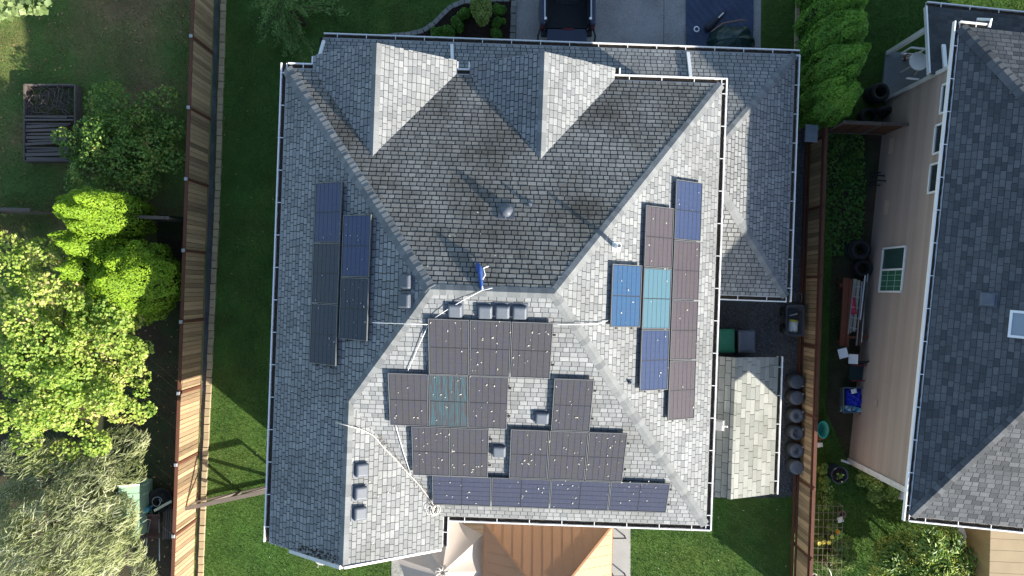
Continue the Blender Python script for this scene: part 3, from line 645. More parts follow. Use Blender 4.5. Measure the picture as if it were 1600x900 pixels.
# ------------------------------------------------------------------ solar panels
PLg, PSh = 1.665, 1.045
CM = {'char': cellmat('cells_charcoal', (.060,.058,.058), (.04,.045,.12), .4), 'blue': cellmat('cells_blue', (.036,.056,.12), (.05,.055,.095), .6),  # per-panel tints: the sky's reflection put into the cell colour
      'navy': cellmat('cells_navy', (.014,.027,.05), (.02,.034,.07), .5), 'brown': cellmat('cells_brown', (.082,.070,.074), (.06,.055,.085), .6), 'blueW': cellmat('cells_navy_blue', (.02,.045,.12), (.03,.045,.09), .5),
      'teal': cellmat('cells_teal', (.078,.155,.195), (.06,.135,.19), .5), 'grey': cellmat('cells_grey', (.062,.060,.062), (.05,.05,.075), .6), 'deep': cellmat('cells_deep', (.044,.050,.080), (.055,.055,.072), .6), 'sky': cellmat('cells_bright_reflection', (.03,.085,.17), (.045,.06,.14), .6)}
def panel(mtx, cm, label, group):
    t = bpy.data.objects.new('solar_panel', None); col.objects.link(t); t.matrix_basis = mtx; WM[t.name] = mtx.copy(); t.empty_display_size = .2
    tag(t, label, 'solar panel', group)
    def fr():
        mb = MB(); w_ = .018
        for c, s in (((PLg/2, w_/2, 0), (PLg, w_, .04)), ((PLg/2, PSh-w_/2, 0), (PLg, w_, .04)), ((w_/2, PSh/2, 0), (w_, PSh-2*w_-.002, .04)), ((PLg-w_/2, PSh/2, 0), (w_, PSh-2*w_-.002, .04))): mb.box(c, s)
        return mb.mesh('frame', M['alu'])
    def bk(): return MB().box((PLg/2, PSh/2, -.006), (PLg-.04, PSh-.04, .02)).mesh('backsheet', M['black'])
    nW = 6; cw = (PSh-.06)/nW
    def cell(): return MB().box((0,0,0), ((PLg-.085)/2, cw-.009, .004)).mesh('cell_column', CM[cm])
    inst('frame', cached('pf', fr), t); inst('backsheet', cached('pb', bk), t)
    me = cached('cell'+cm, cell)
    for h in (0, 1):
        for k in range(nW): inst('cell_column', me, t, Matrix.Translation((.03+(PLg-.085)/4+h*((PLg-.085)/2+.025), .03+cw*(k+.5), .0085)))
def basis(xa, ya, n, o):
    m = Matrix((xa, ya, n)).transposed().to_4x4(); m.translation = o; return m
OFF = .125
def railrow(root, pl, a0, a1, bs):
    for b in bs:
        mb = MB(); mb.box((0,0,0), (a1-a0, .04, .045), mat=pl.mtx((a0+a1)/2, b, .075)); mb.build('rail', M['black'], root)
        a = a0+.25
        while a < a1:
            f = MB(); f.box((0,0,0), (.05,.09,.05), mat=pl.mtx(a, b-.03, .028)); f.build('foot', M['alu'], root); a += 1.25
pitch = PSh+.025
def prow_S(px, py, n, cms, names, root):
    a, b = PS.loc(PS.at(px, py, OFF))
    for i in range(n): panel(basis(PS.b, -PS.a, PS.n, PS.w(a+i*pitch+PSh, b-PLg, OFF)), cms[i], names[i], 'solar panels of the big rear array')
    railrow(root, PS, a-.03, a+n*pitch+.06, (b-.38, b-1.28))
def rack(pl, px, py, label): return thing('mounting_rack', pl.at(px, py, 0), label, 'mounting rack')
rS = rack(PS, 820, 650, 'black mounting rails and feet under the big rear array')
prow_S(669,497.5,3,['char','char','grey'],['solar panel at the left end of the top row by the ridge vents','middle solar panel of the three in the top row','greyish solar panel at the right end of the top row'],rS)
CM['tealst'] = cellmat('cells_teal_streak_reflection', (.058,.055,.058), (.035,.12,.15), .9)  # teal streaks are reflected sky painted into the cells
prow_S(606,582.5,3,['char','tealst','char'],['solar panel sticking out at the left end of the second row','teal streaked solar panel in the middle of the second row','solar panel left of the square roof gap in second row'],rS)
prow_S(866.5,591,1,['char'],['lone solar panel right of the square gap with a vent'],rS)
prow_S(643,666,2,['char','char'],['left of the two adjoining solar panels beside the rope','right of the two adjoining solar panels beside the rope'],rS)
prow_S(798.5,670.5,3,['char','char','char'],['left panel of the three in the third row','middle panel of the three, under the lone solar panel','right end panel of the third row of three'],rS)
a, b = PS.loc(PS.at(675.5,742.5,OFF))
for i, nm in enumerate(('leftmost landscape solar panel in the bottom row above the gutter','second landscape solar panel from the left in bottom row','third landscape solar panel from the left in bottom row','rightmost landscape solar panel in the bottom row above the gutter')):
    panel(basis(PS.a, PS.b, PS.n, PS.w(a+i*(PLg+.02), b-PSh, OFF)), 'deep', nm, 'solar panels of the big rear array')
railrow(rS, PS, a-.03, a+4*(PLg+.02)+.06, (b-.25, b-.8))
rW = rack(PW, 530, 430, 'black mounting rails and feet under the west array')
for px, py, n, cms, nms in ((494,286,3,['blueW','navy','navy'],['top panel of the outer column on the west slope','middle panel of the outer column on the west slope','bottom panel of the outer column on the west slope']),
                      (537,336.5,2,['blueW','navy'],['upper panel of the inner column on the west slope','lower panel of the inner column on the west slope'])):
    a, b = PW.loc(PW.at(px, py, OFF))
    for i in range(n): panel(basis(PW.a, PW.b, PW.n, PW.w(a+i*(PLg+.02), b, OFF)), cms[i], nms[i], 'solar panels of the west array')
    railrow(rW, PW, a-.03, a+n*(PLg+.02)+.05, (b+.25, b+.8))
rE = rack(PE, 1040, 460, 'black mounting rails and feet under the east array')
for px, py, n, cms, nms in ((1056.6,279,4,['blue','brown','brown','brown'],['blue panel at the top of the outermost east column','brown panel second from the top of outermost east column','brown panel third from the top of outermost east column','brown panel at the bottom of the outermost east column']),
                            (1009.5,319.5,3,['brown','teal','blue'],['brown panel at the top of the middle east column','bright teal solar panel on the east slope','blue panel under the teal one, bottom of middle east column']),
                            (957,411,1,['sky'],['blue panel sticking out left of the teal solar panel'])):
    a, b = PE.loc(PE.at(px, py, OFF))
    for i in range(n): panel(basis(PE.a, PE.b, PE.n, PE.w(a-(i+1)*(PLg+.02), b-PSh, OFF)), cms[i], nms[i], 'solar panels of the east array')
    railrow(rE, PE, a-n*(PLg+.02)-.05, a+.03, (b-.25, b-.8))
# leaves and petals blown onto roof and panels
pts = []
def drop(pl, box, n, off):
    for _ in range(n):
        q = pl.at(random.uniform(box[0],box[2]), random.uniform(box[1],box[3]), off); pts.append((q, pl))
for bx, n in (((672,502,862,585),38),((608,588,795,662),30),((868,596,924,668),10),((648,672,764,738),34),((800,676,974,746),38),((678,750,1036,795),48)): drop(PS, bx, n, OFF+.028)
for bx, n in (((493,300,532,560),14),((536,345,574,525),26)): drop(PW, bx, n, OFF+.028)
for bx, n in (((1012,330,1048,600),12),((1058,290,1092,640),12),((958,418,1000,505),5)): drop(PE, bx, n, OFF+.028)
drop(PW, (440,560,540,850), 60, .03); drop(PN, (620,200,900,440), 26, .03); drop(PG, (560,690,640,850), 12, .03)
vs = []
for q, pl in pts:
    a = random.gauss(.9,.9); l = random.uniform(.014,.04); wd = l*random.uniform(.25,.5); x = pl.a*math.cos(a)+pl.b*math.sin(a); y = pl.n.cross(x)
    vs.append([q-x*l+pl.n*random.uniform(0,.02), q-y*wd, q+x*l+pl.n*random.uniform(0,.02), q+y*wd])
tag(tri_mesh('fallen_leaves', np.array([[tuple(p) for p in f] for f in vs]), 4, [(0,1,2,3)], leafmat('dry_leaf', [(0,(.5,.48,.38)),(.6,(.6,.58,.5)),(1,(.45,.38,.26))], .8, .1)), 'small pale leaves scattered on the roof and panels', 'leaves', kind='stuff')

# ------------------------------------------------------------------ lean-to shed on the east side
zs, zsr = 2.35, 3.25
us0, us1 = H.uv(1214,600,zs)[0], H.uv(1148,600,zsr)[0]; vs0, vs1 = H.uv(1212,772,zs)[1], H.uv(1216,558,zs)[1]
us2 = us1-(us0-us1)*.9
shed = thing('shed', H.w(us1, (vs0+vs1)/2, 0), 'small gabled shed with coarse shingles beside the green bin', 'shed')
mb = MB(); rectw(mb, us2+.1, us0-.25, vs0+.2, vs1-.2, 0, zs-.02); mb.slab([H.w(us2+.1,vs0+.2,zs-.02), H.w(us0-.25,vs0+.2,zs-.02), H.w(us1,vs0+.2,zsr-.15)], H.N*(vs1-vs0-.4)); mb.build('wall', M['siding'], shed)
ts = (zsr-zs)/(us0-us1)
mb = MB(); z2 = zsr-(us1-us2)*ts
mb.slab([H.w(us0,vs0,zs), H.w(us0,vs1,zs), H.w(us1,vs1,zsr), H.w(us1,vs0,zsr)], (0,0,-.08)); mb.slab([H.w(us2,vs1,z2), H.w(us2,vs0,z2), H.w(us1,vs0,zsr), H.w(us1,vs1,zsr)], (0,0,-.08)); sroof = mb.build('roof', M['deck'], shed)
PQE = Plane(H.w(us0,0,zs), -H.U, ts); PQW = Plane(H.w(us2,0,z2), H.U, ts)
SH = Shingles()
full_field(PQE, [H.w(us0+.03,vs0,zs-.03*ts), H.w(us0+.03,vs1,zs-.03*ts), H.w(us1,vs1,zsr), H.w(us1,vs0,zsr)], 0, exp=.20, tab=.40, gap=.016, lift=.010, bgap=.016)
full_field(PQW, [H.w(us2,vs1,z2), H.w(us2,vs0,z2), H.w(us1,vs0,zsr), H.w(us1,vs1,zsr)], 0, exp=.20, tab=.40, gap=.022, lift=.010, bgap=.022)
SH.finish(shed, sroof, [M['sh_shed']], 300, lambda q: False, stuffname='cut_shingles')
gutter(shed, H.w(us0+.03,vs0-.02,zs-.02), H.w(us0+.03,vs1+.02,zs-.02), H.U)
vt = thing('shed_vent', PQW.at(1124,664,0), 'square white vent cap on the shaded shed slope', 'roof vent'); a, b = PQW.loc(PQW.at(1124,664,0))
mb = MB(); mb.box((0,0,0), (.36,.36,.03), mat=PQW.mtx(a,b,.03)); mb.build('flange', M['steel'], vt); mb = MB(); mb.box((0,0,0), (.31,.31,.14), mat=PQW.mtx(a,b,.105), taper=.85); mb.build('cap', M['whitedirty'], vt); mb = MB(); mb.tube([PQW.w(a,b+.1,.12), PQW.w(a,b+.30,.14)], .03, 8); mb.build('spigot', MW, vt)
# satellite dish on the rear gable
sd_ = thing('satellite_dish', P(505,872,4.6), 'small grey satellite dish below the rear gable', 'satellite dish')
mb = MB(); c0 = P(504,872,4.9); mb.lathe(c0, [(.02,-.05),(.15,-.02),(.24,.06),(.245,.065),(.15,0),(.02,-.03)], 18, sy=.8); mb.build('dish', M['whitedirty'], sd_, True)
mb = MB(); mb.tube([c0, c0+V((.1,.4,-.1)), c0+V((.1,.75,-.1))], .02, 6); mb.tube([c0+V((0,0,-.03)), c0+V((-.1,-.2,.25))], .012, 6); mb.build('arm', M['steel'], sd_)
# ------------------------------------------------------------------ beige neighbour house
H2 = Frame(math.radians(5.85)); z2e = 6.0
nuW = av(H2.uv(1423,805,z2e)[0], H2.uv(1503,40,z2e)[0]); nvS = H2.uv(1423,806,z2e)[1]; nvN = H2.uv(1503,42,z2e)[1]
nW = av(H2.uv(1325,717,0)[0], H2.uv(1387,157,0)[0]); nvSw = H2.uv(1325,717,0)[1]; nvNw = H2.uv(1387,157,0)[1]
t2 = .62; nPW = Plane(H2.w(nuW,0,z2e), H2.U, t2)
qs_, qn_ = nPW.at(1600,641), nPW.at(1600,146)
nPS = Plane(H2.w(0,nvS,z2e), H2.N, (qs_.z-z2e)/(qs_.dot(H2.N)-nvS)); tS2 = (qs_.z-z2e)/(qs_.dot(H2.N)-nvS); tN2 = (qn_.z-z2e)/(nvN-qn_.dot(H2.N)); nPN = Plane(H2.w(0,nvN,z2e), -H2.N, tN2)
nur = (nvN-nvS-.5)/(t2/tS2+t2/tN2); nzr = z2e+nur*t2; vr0, vr1 = nvS+(nzr-z2e)/tS2, nvN-(nzr-z2e)/tN2
if vr1 < vr0+.3: nvm = (vr0+vr1)/2
nh = thing('neighbour_house', H2.w(nW+5, 0, 0), 'beige sided two storey house with charcoal roof at right', 'house')
w2_ = lambda u, v, z=0: H2.w(u, v, z)
mb = MB(); uEe = nuW+2*nur; mb.prism([tuple(w2_(u,v)[:2]) for u, v in ((nW+.04,nvSw+.04),(uEe-.5,nvSw+.03),(uEe-.5,nvNw-.03),(nW+.03,nvNw-.03))], 0, z2e-.1); nwall = mb.build('wall', M['beige'], nh)
bh = .2; k = 0
while k*bh < z2e-.15:
    mb = MB(); z = k*bh; 
    for (A, B, o) in ((w2_(nW,nvSw+.05), w2_(nW,nvNw-.05), -H2.U), (w2_(nW+.05,nvSw), w2_(uEe-.5,nvSw), -H2.N)):
        mb.add([A+o*.03+V((0,0,z)), B+o*.03+V((0,0,z)), B-o*.005+V((0,0,z+bh)), A-o*.005+V((0,0,z+bh)), A-o*.03+V((0,0,z)), B-o*.03+V((0,0,z))], [(0,1,2,3),(0,4,5,1)])
    mb.build('siding_board', M['beige'], nwall); k += 1
for (u, v) in ((nW-.02,nvSw-.02),(nW-.02,nvNw+.02)): mb = MB(); mb.box(w2_(u,v,(z2e-.1)/2), (.12,.12,z2e-.1), -H2.t); mb.build('corner_board', M['whitedirty'], nh)
mb = MB(); dn = V((0,0,-.15)); ap0 = w2_(nuW+nur, vr0, nzr); ap1 = w2_(nuW+nur, max(vr1,vr0+.05), nzr)
mb.slab([w2_(nuW,nvN,z2e), w2_(nuW,nvS,z2e), ap0, ap1], dn); mb.slab([w2_(nuW,nvS,z2e), w2_(uEe,nvS,z2e), ap0], dn)
mb.slab([w2_(uEe,nvN,z2e), w2_(nuW,nvN,z2e), ap1], dn); mb.slab([w2_(uEe,nvS,z2e), w2_(uEe,nvN,z2e), ap1, ap0], dn)
nroof = mb.build('roof', M['sh_dark'], nh)
SH = Shingles()
full_field(nPW, [w2_(nuW-.03,nvN,z2e-.015), w2_(nuW-.03,nvS,z2e-.015), ap0, ap1], 0, exp=.15, tab=.23, gap=.016, lift=.007, bgap=.018)
full_field(nPS, [w2_(nuW,nvS-.03,z2e), w2_(uEe-3,nvS-.03,z2e), w2_(uEe-3,vr0,nzr), ap0], 1, exp=.15, tab=.23, gap=.016, lift=.007, bgap=.018)
full_field(nPN, [w2_(uEe-3,nvN+.03,z2e), w2_(nuW,nvN+.03,z2e), ap1, w2_(uEe-3,vr1,nzr)], 0, exp=.15, tab=.23, gap=.016, lift=.007, bgap=.018)
SH.caps(w2_(nuW,nvS,z2e), ap0, nPW.n, nPS.n, 2, half=.15, lift=.04); SH.caps(w2_(nuW,nvN,z2e), ap1, nPW.n, nPN.n, 2, half=.2, exp=.22, L=.4, lift=.035)
SH.finish(nh, nroof, [M['sh_dark'], M['sh_dark'], M['sh_dark']], 300)
gutter(nh, w2_(nuW-.03,nvS-.17,z2e-.02), w2_(nuW-.03,nvN+.17,z2e-.02), -H2.U); gutter(nh, w2_(nuW-.02,nvS-.03,z2e-.02), w2_(uEe,nvS-.03,z2e-.02), -H2.N)
gutter(nh, w2_(nuW-.02,nvN+.03,z2e-.02), w2_(nuW+.75,nvN+.03,z2e-.02), H2.N)
mb = MB(); mb.tube([w2_(nuW+.85,nvN+.1,z2e-.1), w2_(nuW+.85,nvN+.3,z2e-.02), w2_(nuW+.6,nvN+.38,z2e-.3)], .045, 8); mb.build('downspout', MW, nh)
def wallat(px, py):
    r = V(((px-800)/FPX, (450-py)/FPX, -1)); c = V((0,0,CAMH)); q = w2_(nW,0); k = (q-c).dot(H2.U)/r.dot(H2.U); return c+r*k
# main window with green curtain
qa, qb, qc = wallat(1381,424), wallat(1412,424), wallat(1397,388)
pz = lambda px, py: (wallat(px,py).dot(H2.N), wallat(px,py).z)
v0 = pz(1392,456)[0]; v1 = pz(1400,387)[0]; zA = pz(1379,424)[1]; zB = pz(1414,422)[1]
def nwindow(v0, v1, z0, z1, split=True, curtain=None):
    f = MB(); up = V((0,0,1)); o = -H2.U*.05
    for v in (v0, v1)+(((v0+v1)/2,) if split else ()): f.bar(w2_(nW,v,z0)+o, w2_(nW,v,z1)+o, .06, .07, H2.U)
    for z in (z0, z1): f.bar(w2_(nW,v0+.04,z)+o, w2_(nW,v1-.04,z)+o, .05, .08, up)
    wf = f.build('window', MW, nh)
    spans = ((v0,(v0+v1)/2),((v0+v1)/2,v1)) if split else ((v0,v1),)
    for i, (a, b) in enumerate(spans):
        g = MB(); g.add([w2_(nW-.04,a+.03,z0+.03), w2_(nW-.04,b-.03,z0+.03), w2_(nW-.04,b-.03,z1-.03), w2_(nW-.04,a+.03,z1-.03)], [(0,1,2,3)])
        g.build('pane', (curtain[i] if curtain else MGL), wf)
    if curtain:
        g = MB(); a, b = spans[0]
        for k in range(1,4): v = a+(b-a)*k/4; g.bar(w2_(nW-.05,v,z0+.05), w2_(nW-.05,v,z1-.05), .012, .012, H2.U)
        for k in range(1,3): z = z0+(z1-z0)*k/3; g.bar(w2_(nW-.053,a+.04,z), w2_(nW-.053,b-.04,z), .012, .012)
        g.build('muntin', mat('muntin', (.35,.5,.42), .5), wf)
gc = mat('curtained_glass', (.04,.14,.085), .12, .2, spec=.5); gc2 = mat('screened_glass', (.035,.075,.065), .25, .15)
nwindow(v0, v1, zA, zB, True, (gc, gc2))
for px, py in ((1489,152),(1478,216),(1470,278)):
    v, z = pz(px-6, py); nwindow(v-.45, v+.45, z-.35, z+.55, False)
for px_, py_ in ((1394,228),(1386,324)): mb = MB(); v, z = pz(px_,py_); mb.box(w2_(nW-.03,v,z), (.02,.52,.3), -H2.t); mb.build('wall_patch', mat('pale_panel', (.5,.40,.30), .7), nh)
mb = MB(); v, z = pz(1371,630); mb.box(w2_(nW-.03,v,z), (.06,.22,.22), -H2.t); mb.build('wall_vent', M['beige'], nh)
mb = MB()
for px, py in ((1377,270),(1383,275),(1385,283),(1376,290)): v, z = pz(px, py); q = w2_(nW-.08,v,z); mb.tube([q+H2.U*.07, q, q-H2.U*.45], .025, 6); mb.tube([q-H2.U*.2, q-H2.U*.2-V((0,0,max(.1,z-.02)))], .02, 6)
mb.build('utility_pipe', M['black'], nh)
mb = MB(); mb.tube([w2_(nW-.02,nvSw-.12,z2e-.25), w2_(nW-.02,nvSw-.12,.25), w2_(nW-.35,nvSw-.05,.12)], .045, 8); mb.build('downspout', M['whitedirty'], nh)
# skylight and vent on the dark roof
a, b = nPW.loc(nPW.at(1592,507,.08)); sk = thing('skylight', nPW.w(a,b), 'white framed skylight at the right edge of the charcoal roof', 'skylight')
mb = MB()
for c, s in (((0,-.55),(.75,.07)),((0,.55),(.75,.07)),((-.34,0),(.07,1.03)),((.34,0),(.07,1.03))): mb.box((0,0,0), (s[0],s[1],.14), mat=nPW.mtx(a+c[0],b+c[1]+.35,.07))
mb.build('frame', MW, sk); mb = MB(); mb.box((0,0,0), (.62,1.03,.05), mat=nPW.mtx(a,b+.35,.09)); mb.build('pane', mat('sky_glass', (.25,.30,.34), .12, .05, spec=.8), sk)
a, b = nPW.loc(nPW.at(1544,468,.08)); t = thing('roof_vent', nPW.w(a,b), 'small dark box vent on the charcoal roof near the skylight', 'roof vent')
inst('flange', _c['vf'], t, wm(t).inverted() @ nPW.mtx(a,b)); o = inst('hood', _c['vh'], t, wm(t).inverted() @ nPW.mtx(a,b)); bv = o.modifiers.new('b','BEVEL'); bv.width = .03; bv.segments = 3
# front porch: deck, column, roof, railing
ph = 2.85
pu0 = H2.uv(1449,10,ph)[0]; pv1 = H2.uv(1449,10,ph)[1]; pv0 = nvNw
cu, cv = H2.uv(1382,81,0)
porch = thing('porch', w2_(cu,cv), 'grey porch with white column, railing and dark roof at the upper right', 'porch')
mb = MB(); mb.prism([tuple(w2_(u,v)[:2]) for u, v in ((cu,pv0-.02),(uEe,pv0-.02),(uEe,cv),(cu,cv))], 0, .14); mb.build('floor', mat('porch_floor', (.16,.185,.195), .7, .2, 2, 30), porch)
k = cu+.02
mb = MB(); mb.slab([w2_(pu0,pv1,ph), w2_(pu0,pv0+.02,ph+(pv1-pv0)*.28), w2_(uEe,pv0+.02,ph+(pv1-pv0)*.28), w2_(uEe,pv1,ph)][::-1], (0,0,-.12)); proof = mb.build('roof', M['sh_dark'], porch)
PP = Plane(w2_(0,pv1,ph), -H2.N, .28); SH = Shingles(); M['sh_black'] = shinglemat('shingle_black', (.045,.05,.055), (.075,.08,.085), (.05,.05,.05), .3)
full_field(PP, [w2_(uEe-3,pv1+.03,ph), w2_(pu0,pv1+.03,ph), w2_(pu0,pv0,ph+(pv1-pv0)*.28), w2_(uEe-3,pv0,ph+(pv1-pv0)*.28)], 0, exp=.15, tab=.23, gap=.008, lift=.005)
for c in SH.cands: SH.emit(c)
tag(SH.mb.build('shingle_field', M['sh_black'], proof), kind='stuff')
gutter(porch, w2_(pu0,pv1+.03,ph-.02), w2_(uEe,pv1+.03,ph-.02), H2.N)
mb = MB(); mb.bar(w2_(pu0-.03,pv1,ph-.06), w2_(pu0-.03,pv0,ph+(pv1-pv0)*.28-.06), .05, .16); mb.bar(w2_(pu0,pv0+.02,ph-.1), w2_(nuW+.1,pv0+.02,ph-.1), .03, .12); mb.build('fascia', MW, porch)
mb = MB(); mb.bar(PP.at(1474,70,.06), PP.at(1477,106,.06), .12, .07, PP.n); mb.build('downspout', MW, porch)
for x in (.08, 2.6): mb = MB(); mb.box(w2_(cu+x,cv-.08,(ph-.1)/2), (.14,.14,ph-.1), -H2.t); mb.build('column', MW, porch)
mb = MB()
for z in (.25, .95): mb.bar(w2_(cu+.5,cv-.08,z), w2_(cu+2.5,cv-.08,z), .06, .07)
for i in range(5): mb.bar(w2_(cu+.5+i*.5,cv-.08,.25), w2_(cu+.5+i*.5,cv-.08,.95), .05, .05)
mb.build('railing', MW, porch)
q = w2_(cu,cv)
# table, chairs on the porch
tb = thing('patio_table', P(1437,97,.14), 'round white plastic table on the grey porch', 'table'); c0 = P(1435,96,.86)
mb = MB(); mb.lathe(c0, [(.0,-.03),(.32,-.03),(.33,-.015),(.33,0),(.315,.012),(.30,.004),(0,.004)], 28); mb.build('tabletop', M['white'], tb, True)
for k in range(4):
    a = .6+k*math.pi/2; mb = MB(); mb.tube([c0+V((math.cos(a)*.2,math.sin(a)*.2,-.03)), c0+V((math.cos(a)*.36,math.sin(a)*.36,-.72))], [.03,.022], 6); mb.build('leg', M['white'], tb)
pt = thing('potted_flowers', P(1412,92,.14), 'small pot of pale flowers left of the white table', 'flower pot'); c0 = P(1414,92,.14)
mb = MB(); mb.lathe(c0, [(.08,0),(.12,.2),(.125,.22),(.1,.21),(0,.19)], 12); mb.build('pot', M['redwood'], pt); fl = MB()
for k in range(26): a, r = random.uniform(0,6.28), random.uniform(0,.14); q = c0+V((math.cos(a)*r, math.sin(a)*r, .24+random.uniform(0,.1))); fl.lathe(q, [(.0,0),(.03,.01),(.02,.03),(0,.035)], 5)
fl.build('flowers', mat('flowers', (.35,.28,.24), .8, .5, 20), pt)

# ------------------------------------------------------------------ fences
def picket_mesh(h, w_, th, m, key): return cached(key, lambda: MB().add([(-w_/2,-th/2,0),(w_/2,-th/2,0),(w_/2,th/2,0),(-w_/2,th/2,0),(-w_/2,-th/2,h),(w_/2,-th/2,h),(w_/2,th/2,h),(-w_/2,th/2,h)], [(4,5,6,7),(0,1,5,4),(1,2,6,5),(2,3,7,6),(3,0,4,7)]).mesh('picket', m))
def fence(p0, p1, h, label, m, mp, posts=2.42, w_=.14, gap=.016, inside=None, first=0.0, caps=True, cat='fence', railside=0, rail=True, z0=.06):
    p0, p1 = V(p0), V(p1); d = (p1-p0); L = d.length; d.normalize(); nrm = inside or V((-d.y, d.x, 0)); ang = math.atan2(d.y, d.x)
    r = thing('fence', (p0+p1)/2, label, cat)
    me = picket_mesh(h-z0, w_, .02, m, ('pk', round(h,2), m.name)); inv = wm(r).inverted()
    s = w_/2
    while s < L:
        q = p0+d*s+V((0,0,z0)); inst('picket', me, r, inv @ (Matrix.Translation(q+nrm*random.uniform(-.004,.004)) @ Matrix.Rotation(ang+random.uniform(-.02,.02), 4, 'Z') @ Matrix.Rotation(random.uniform(-.004,.004), 4, 'Y'))); s += w_+gap
    s = first
    while s <= L+.01:
        q = p0+d*s; mb = MB(); mb.box(q+V((0,0,(h+.1)/2)), (.095,.075,h+.1), ang)
        po = mb.build('post', mp, r)
        if caps: mb = MB(); mb.box(q+V((0,0,h+.115)), (.12,.12,.03), ang, taper=.7); mb.build('cap', M['steel'], po)
        s += posts
    if rail:
        for z, hh in ((h+.02,.035),(h-.14,.09),(.2,.09)):
            mb = MB(); wd = .11 if z > h else .045; o = nrm*(0 if z > h else railside*.035); mb.bar(p0+o+V((0,0,z)), p1+o+V((0,0,z)), wd, hh); mb.build('rail', mp, r)
    return r
L0, L1 = P(336,-40,0), P(301.5,940,0)
d0 = (L1-L0).normalized()
fence(L1, L0, 1.84, 'long tall cedar fence along the left lawn', M['fence'], M['fencepost'], inside=-V((d0.y,-d0.x,0)), first=.55, railside=-1)
R0, R1 = P(1264,212,0), P(1239,940,0)
d1 = (R1-R0).normalized()
fence(R0, R1, 1.58, 'cedar fence along the gravel path on the right', M['fence'], M['fencepost'], first=.3, caps=False, railside=-1)
mb = MB(); n_ = V((-d1.y, d1.x, 0)); off = -n_*.12 if (-n_).x < 0 else n_*.12
mb.bar(R0+off+V((0,0,.09)), R1+off+V((0,0,.09)), .05, .18); tag(mb.build('kick_board', M['fencepost']), 'dark red board along the foot of the right fence', 'board')
fence(P(0-40,332,0), P(92,335,0), 1.7, 'weathered cross fence at the far left behind the arborvitae', M['fencegrey'], M['fencegrey'], posts=2.4, caps=False, first=1.2)
fence(P(232,345,0), P(296,347,0), 1.7, 'short weathered fence between arborvitae and cedar fence', M['fencegrey'], M['fencegrey'], posts=1.3, caps=False)
gf = thing('gate_frame', P(380,768,0), 'low open timber frame with braces from cedar fence to house', 'frame')
ga, gb = P(306,783,0), P(452,752,0); up_ = V((0,0,1)); gm = ga.lerp(gb,.48)
for a, b, w_ in ((ga+up_*1.0, gb+up_*1.0, .14), (ga+up_*.12, gb+up_*.12, .06), (ga, ga+up_*1.05, .09), (gm, gm+up_*.98, .12), (gb, gb+up_*.98, .09), (gm+up_*.05, ga.lerp(gm,.25)+up_*.95, .07), (gm+up_*.9, gm.lerp(gb,.9)+up_*.1, .07)):
    mb = MB(); mb.bar(a, b, w_, .07, V((0,0,1)) if abs((b-a).z) < .05 else V((.2,.98,0))); mb.build('rail' if abs((b-a).z) < .05 else ('post' if (b-a).xy.length < .01 else 'brace'), M['fencegrey'], gf)
fence(P(1284,208,0), P(1393,212,0), 1.9, 'dark slatted gate fence between cedar fence and beige house', M['fencered'], M['fencegrey'], posts=1.35, caps=False, w_=.12, gap=.03)
mb = MB(); c0 = P(1268,208,1.62); mb.box(c0, (.46,.62,.06), -.06, taper=.92); mb.box(c0+V((0,0,-.06)), (.40,.56,.06), -.06); tag(mb.build('bin_lid', mat('grey_lid', (.16,.19,.22), .5), bevel=.015), 'grey plastic lid resting on the end of the right fence', 'lid')
# paver edgings
def edging(name, pts, L, W_w, Hh, m, label, jit=.02):
    r = thing(name, pts[0], label, 'edging'); me = cached(('pv', L, W_w), lambda: (lambda mb: mb.mesh('paver', m))(MB().add([(x*L*.5*k, y*W_w*.5*k, z) for z, k in ((0,1),(Hh*.8,1),(Hh,.88)) for x, y in ((-1,-1),(1,-1),(1,1),(-1,1))], [(8,9,10,11)]+[(i*4+j, i*4+(j+1) % 4, i*4+4+(j+1) % 4, i*4+4+j) for i in (0,1) for j in range(4)])))
    inv = wm(r).inverted(); s = L/2; acc = 0
    segs = [(pts[i], pts[i+1]) for i in range(len(pts)-1)]
    pos = L/2
    for a, b in segs:
        l = (b-a).length; d = (b-a).normalized()
        while pos < l:
            inst('paver', me, r, inv @ (Matrix.Translation(a+d*pos+V((random.uniform(-jit,jit)*.4, random.uniform(-jit,jit)*.4, random.uniform(-.015,.01)))) @ Matrix.Rotation(math.atan2(d.y,d.x)+random.uniform(-.04,.04), 4, 'Z'))); pos += L+.012
        pos -= l
    return r
edging('paver_edging', [P(351,-30), P(341,300), P(334,450), P(318,800), P(313,930)], .27, .19, .10, M['paver'], 'row of tan blocks edging the lawn along the left fence')
edging('bed_edging', [P(*p) for p in ((533,60),(600,58),(640,54),(662,48),(679,37),(692,23),(706,10),(726,3),(760,0),(800,0))], .22, .17, .09, M['kerbgrey'], 'curved grey block edging of the front mulch bed')
edging('bed_edging', [P(803,2), P(800,80)], .22, .2, .08, M['kerbgrey'], 'straight grey block edging between mulch bed and driveway')
edging('path_edging', [P(1247,-30), P(1243,88)], .24, .15, .08, M['paver'], 'tan block edging left of the tall hedge')
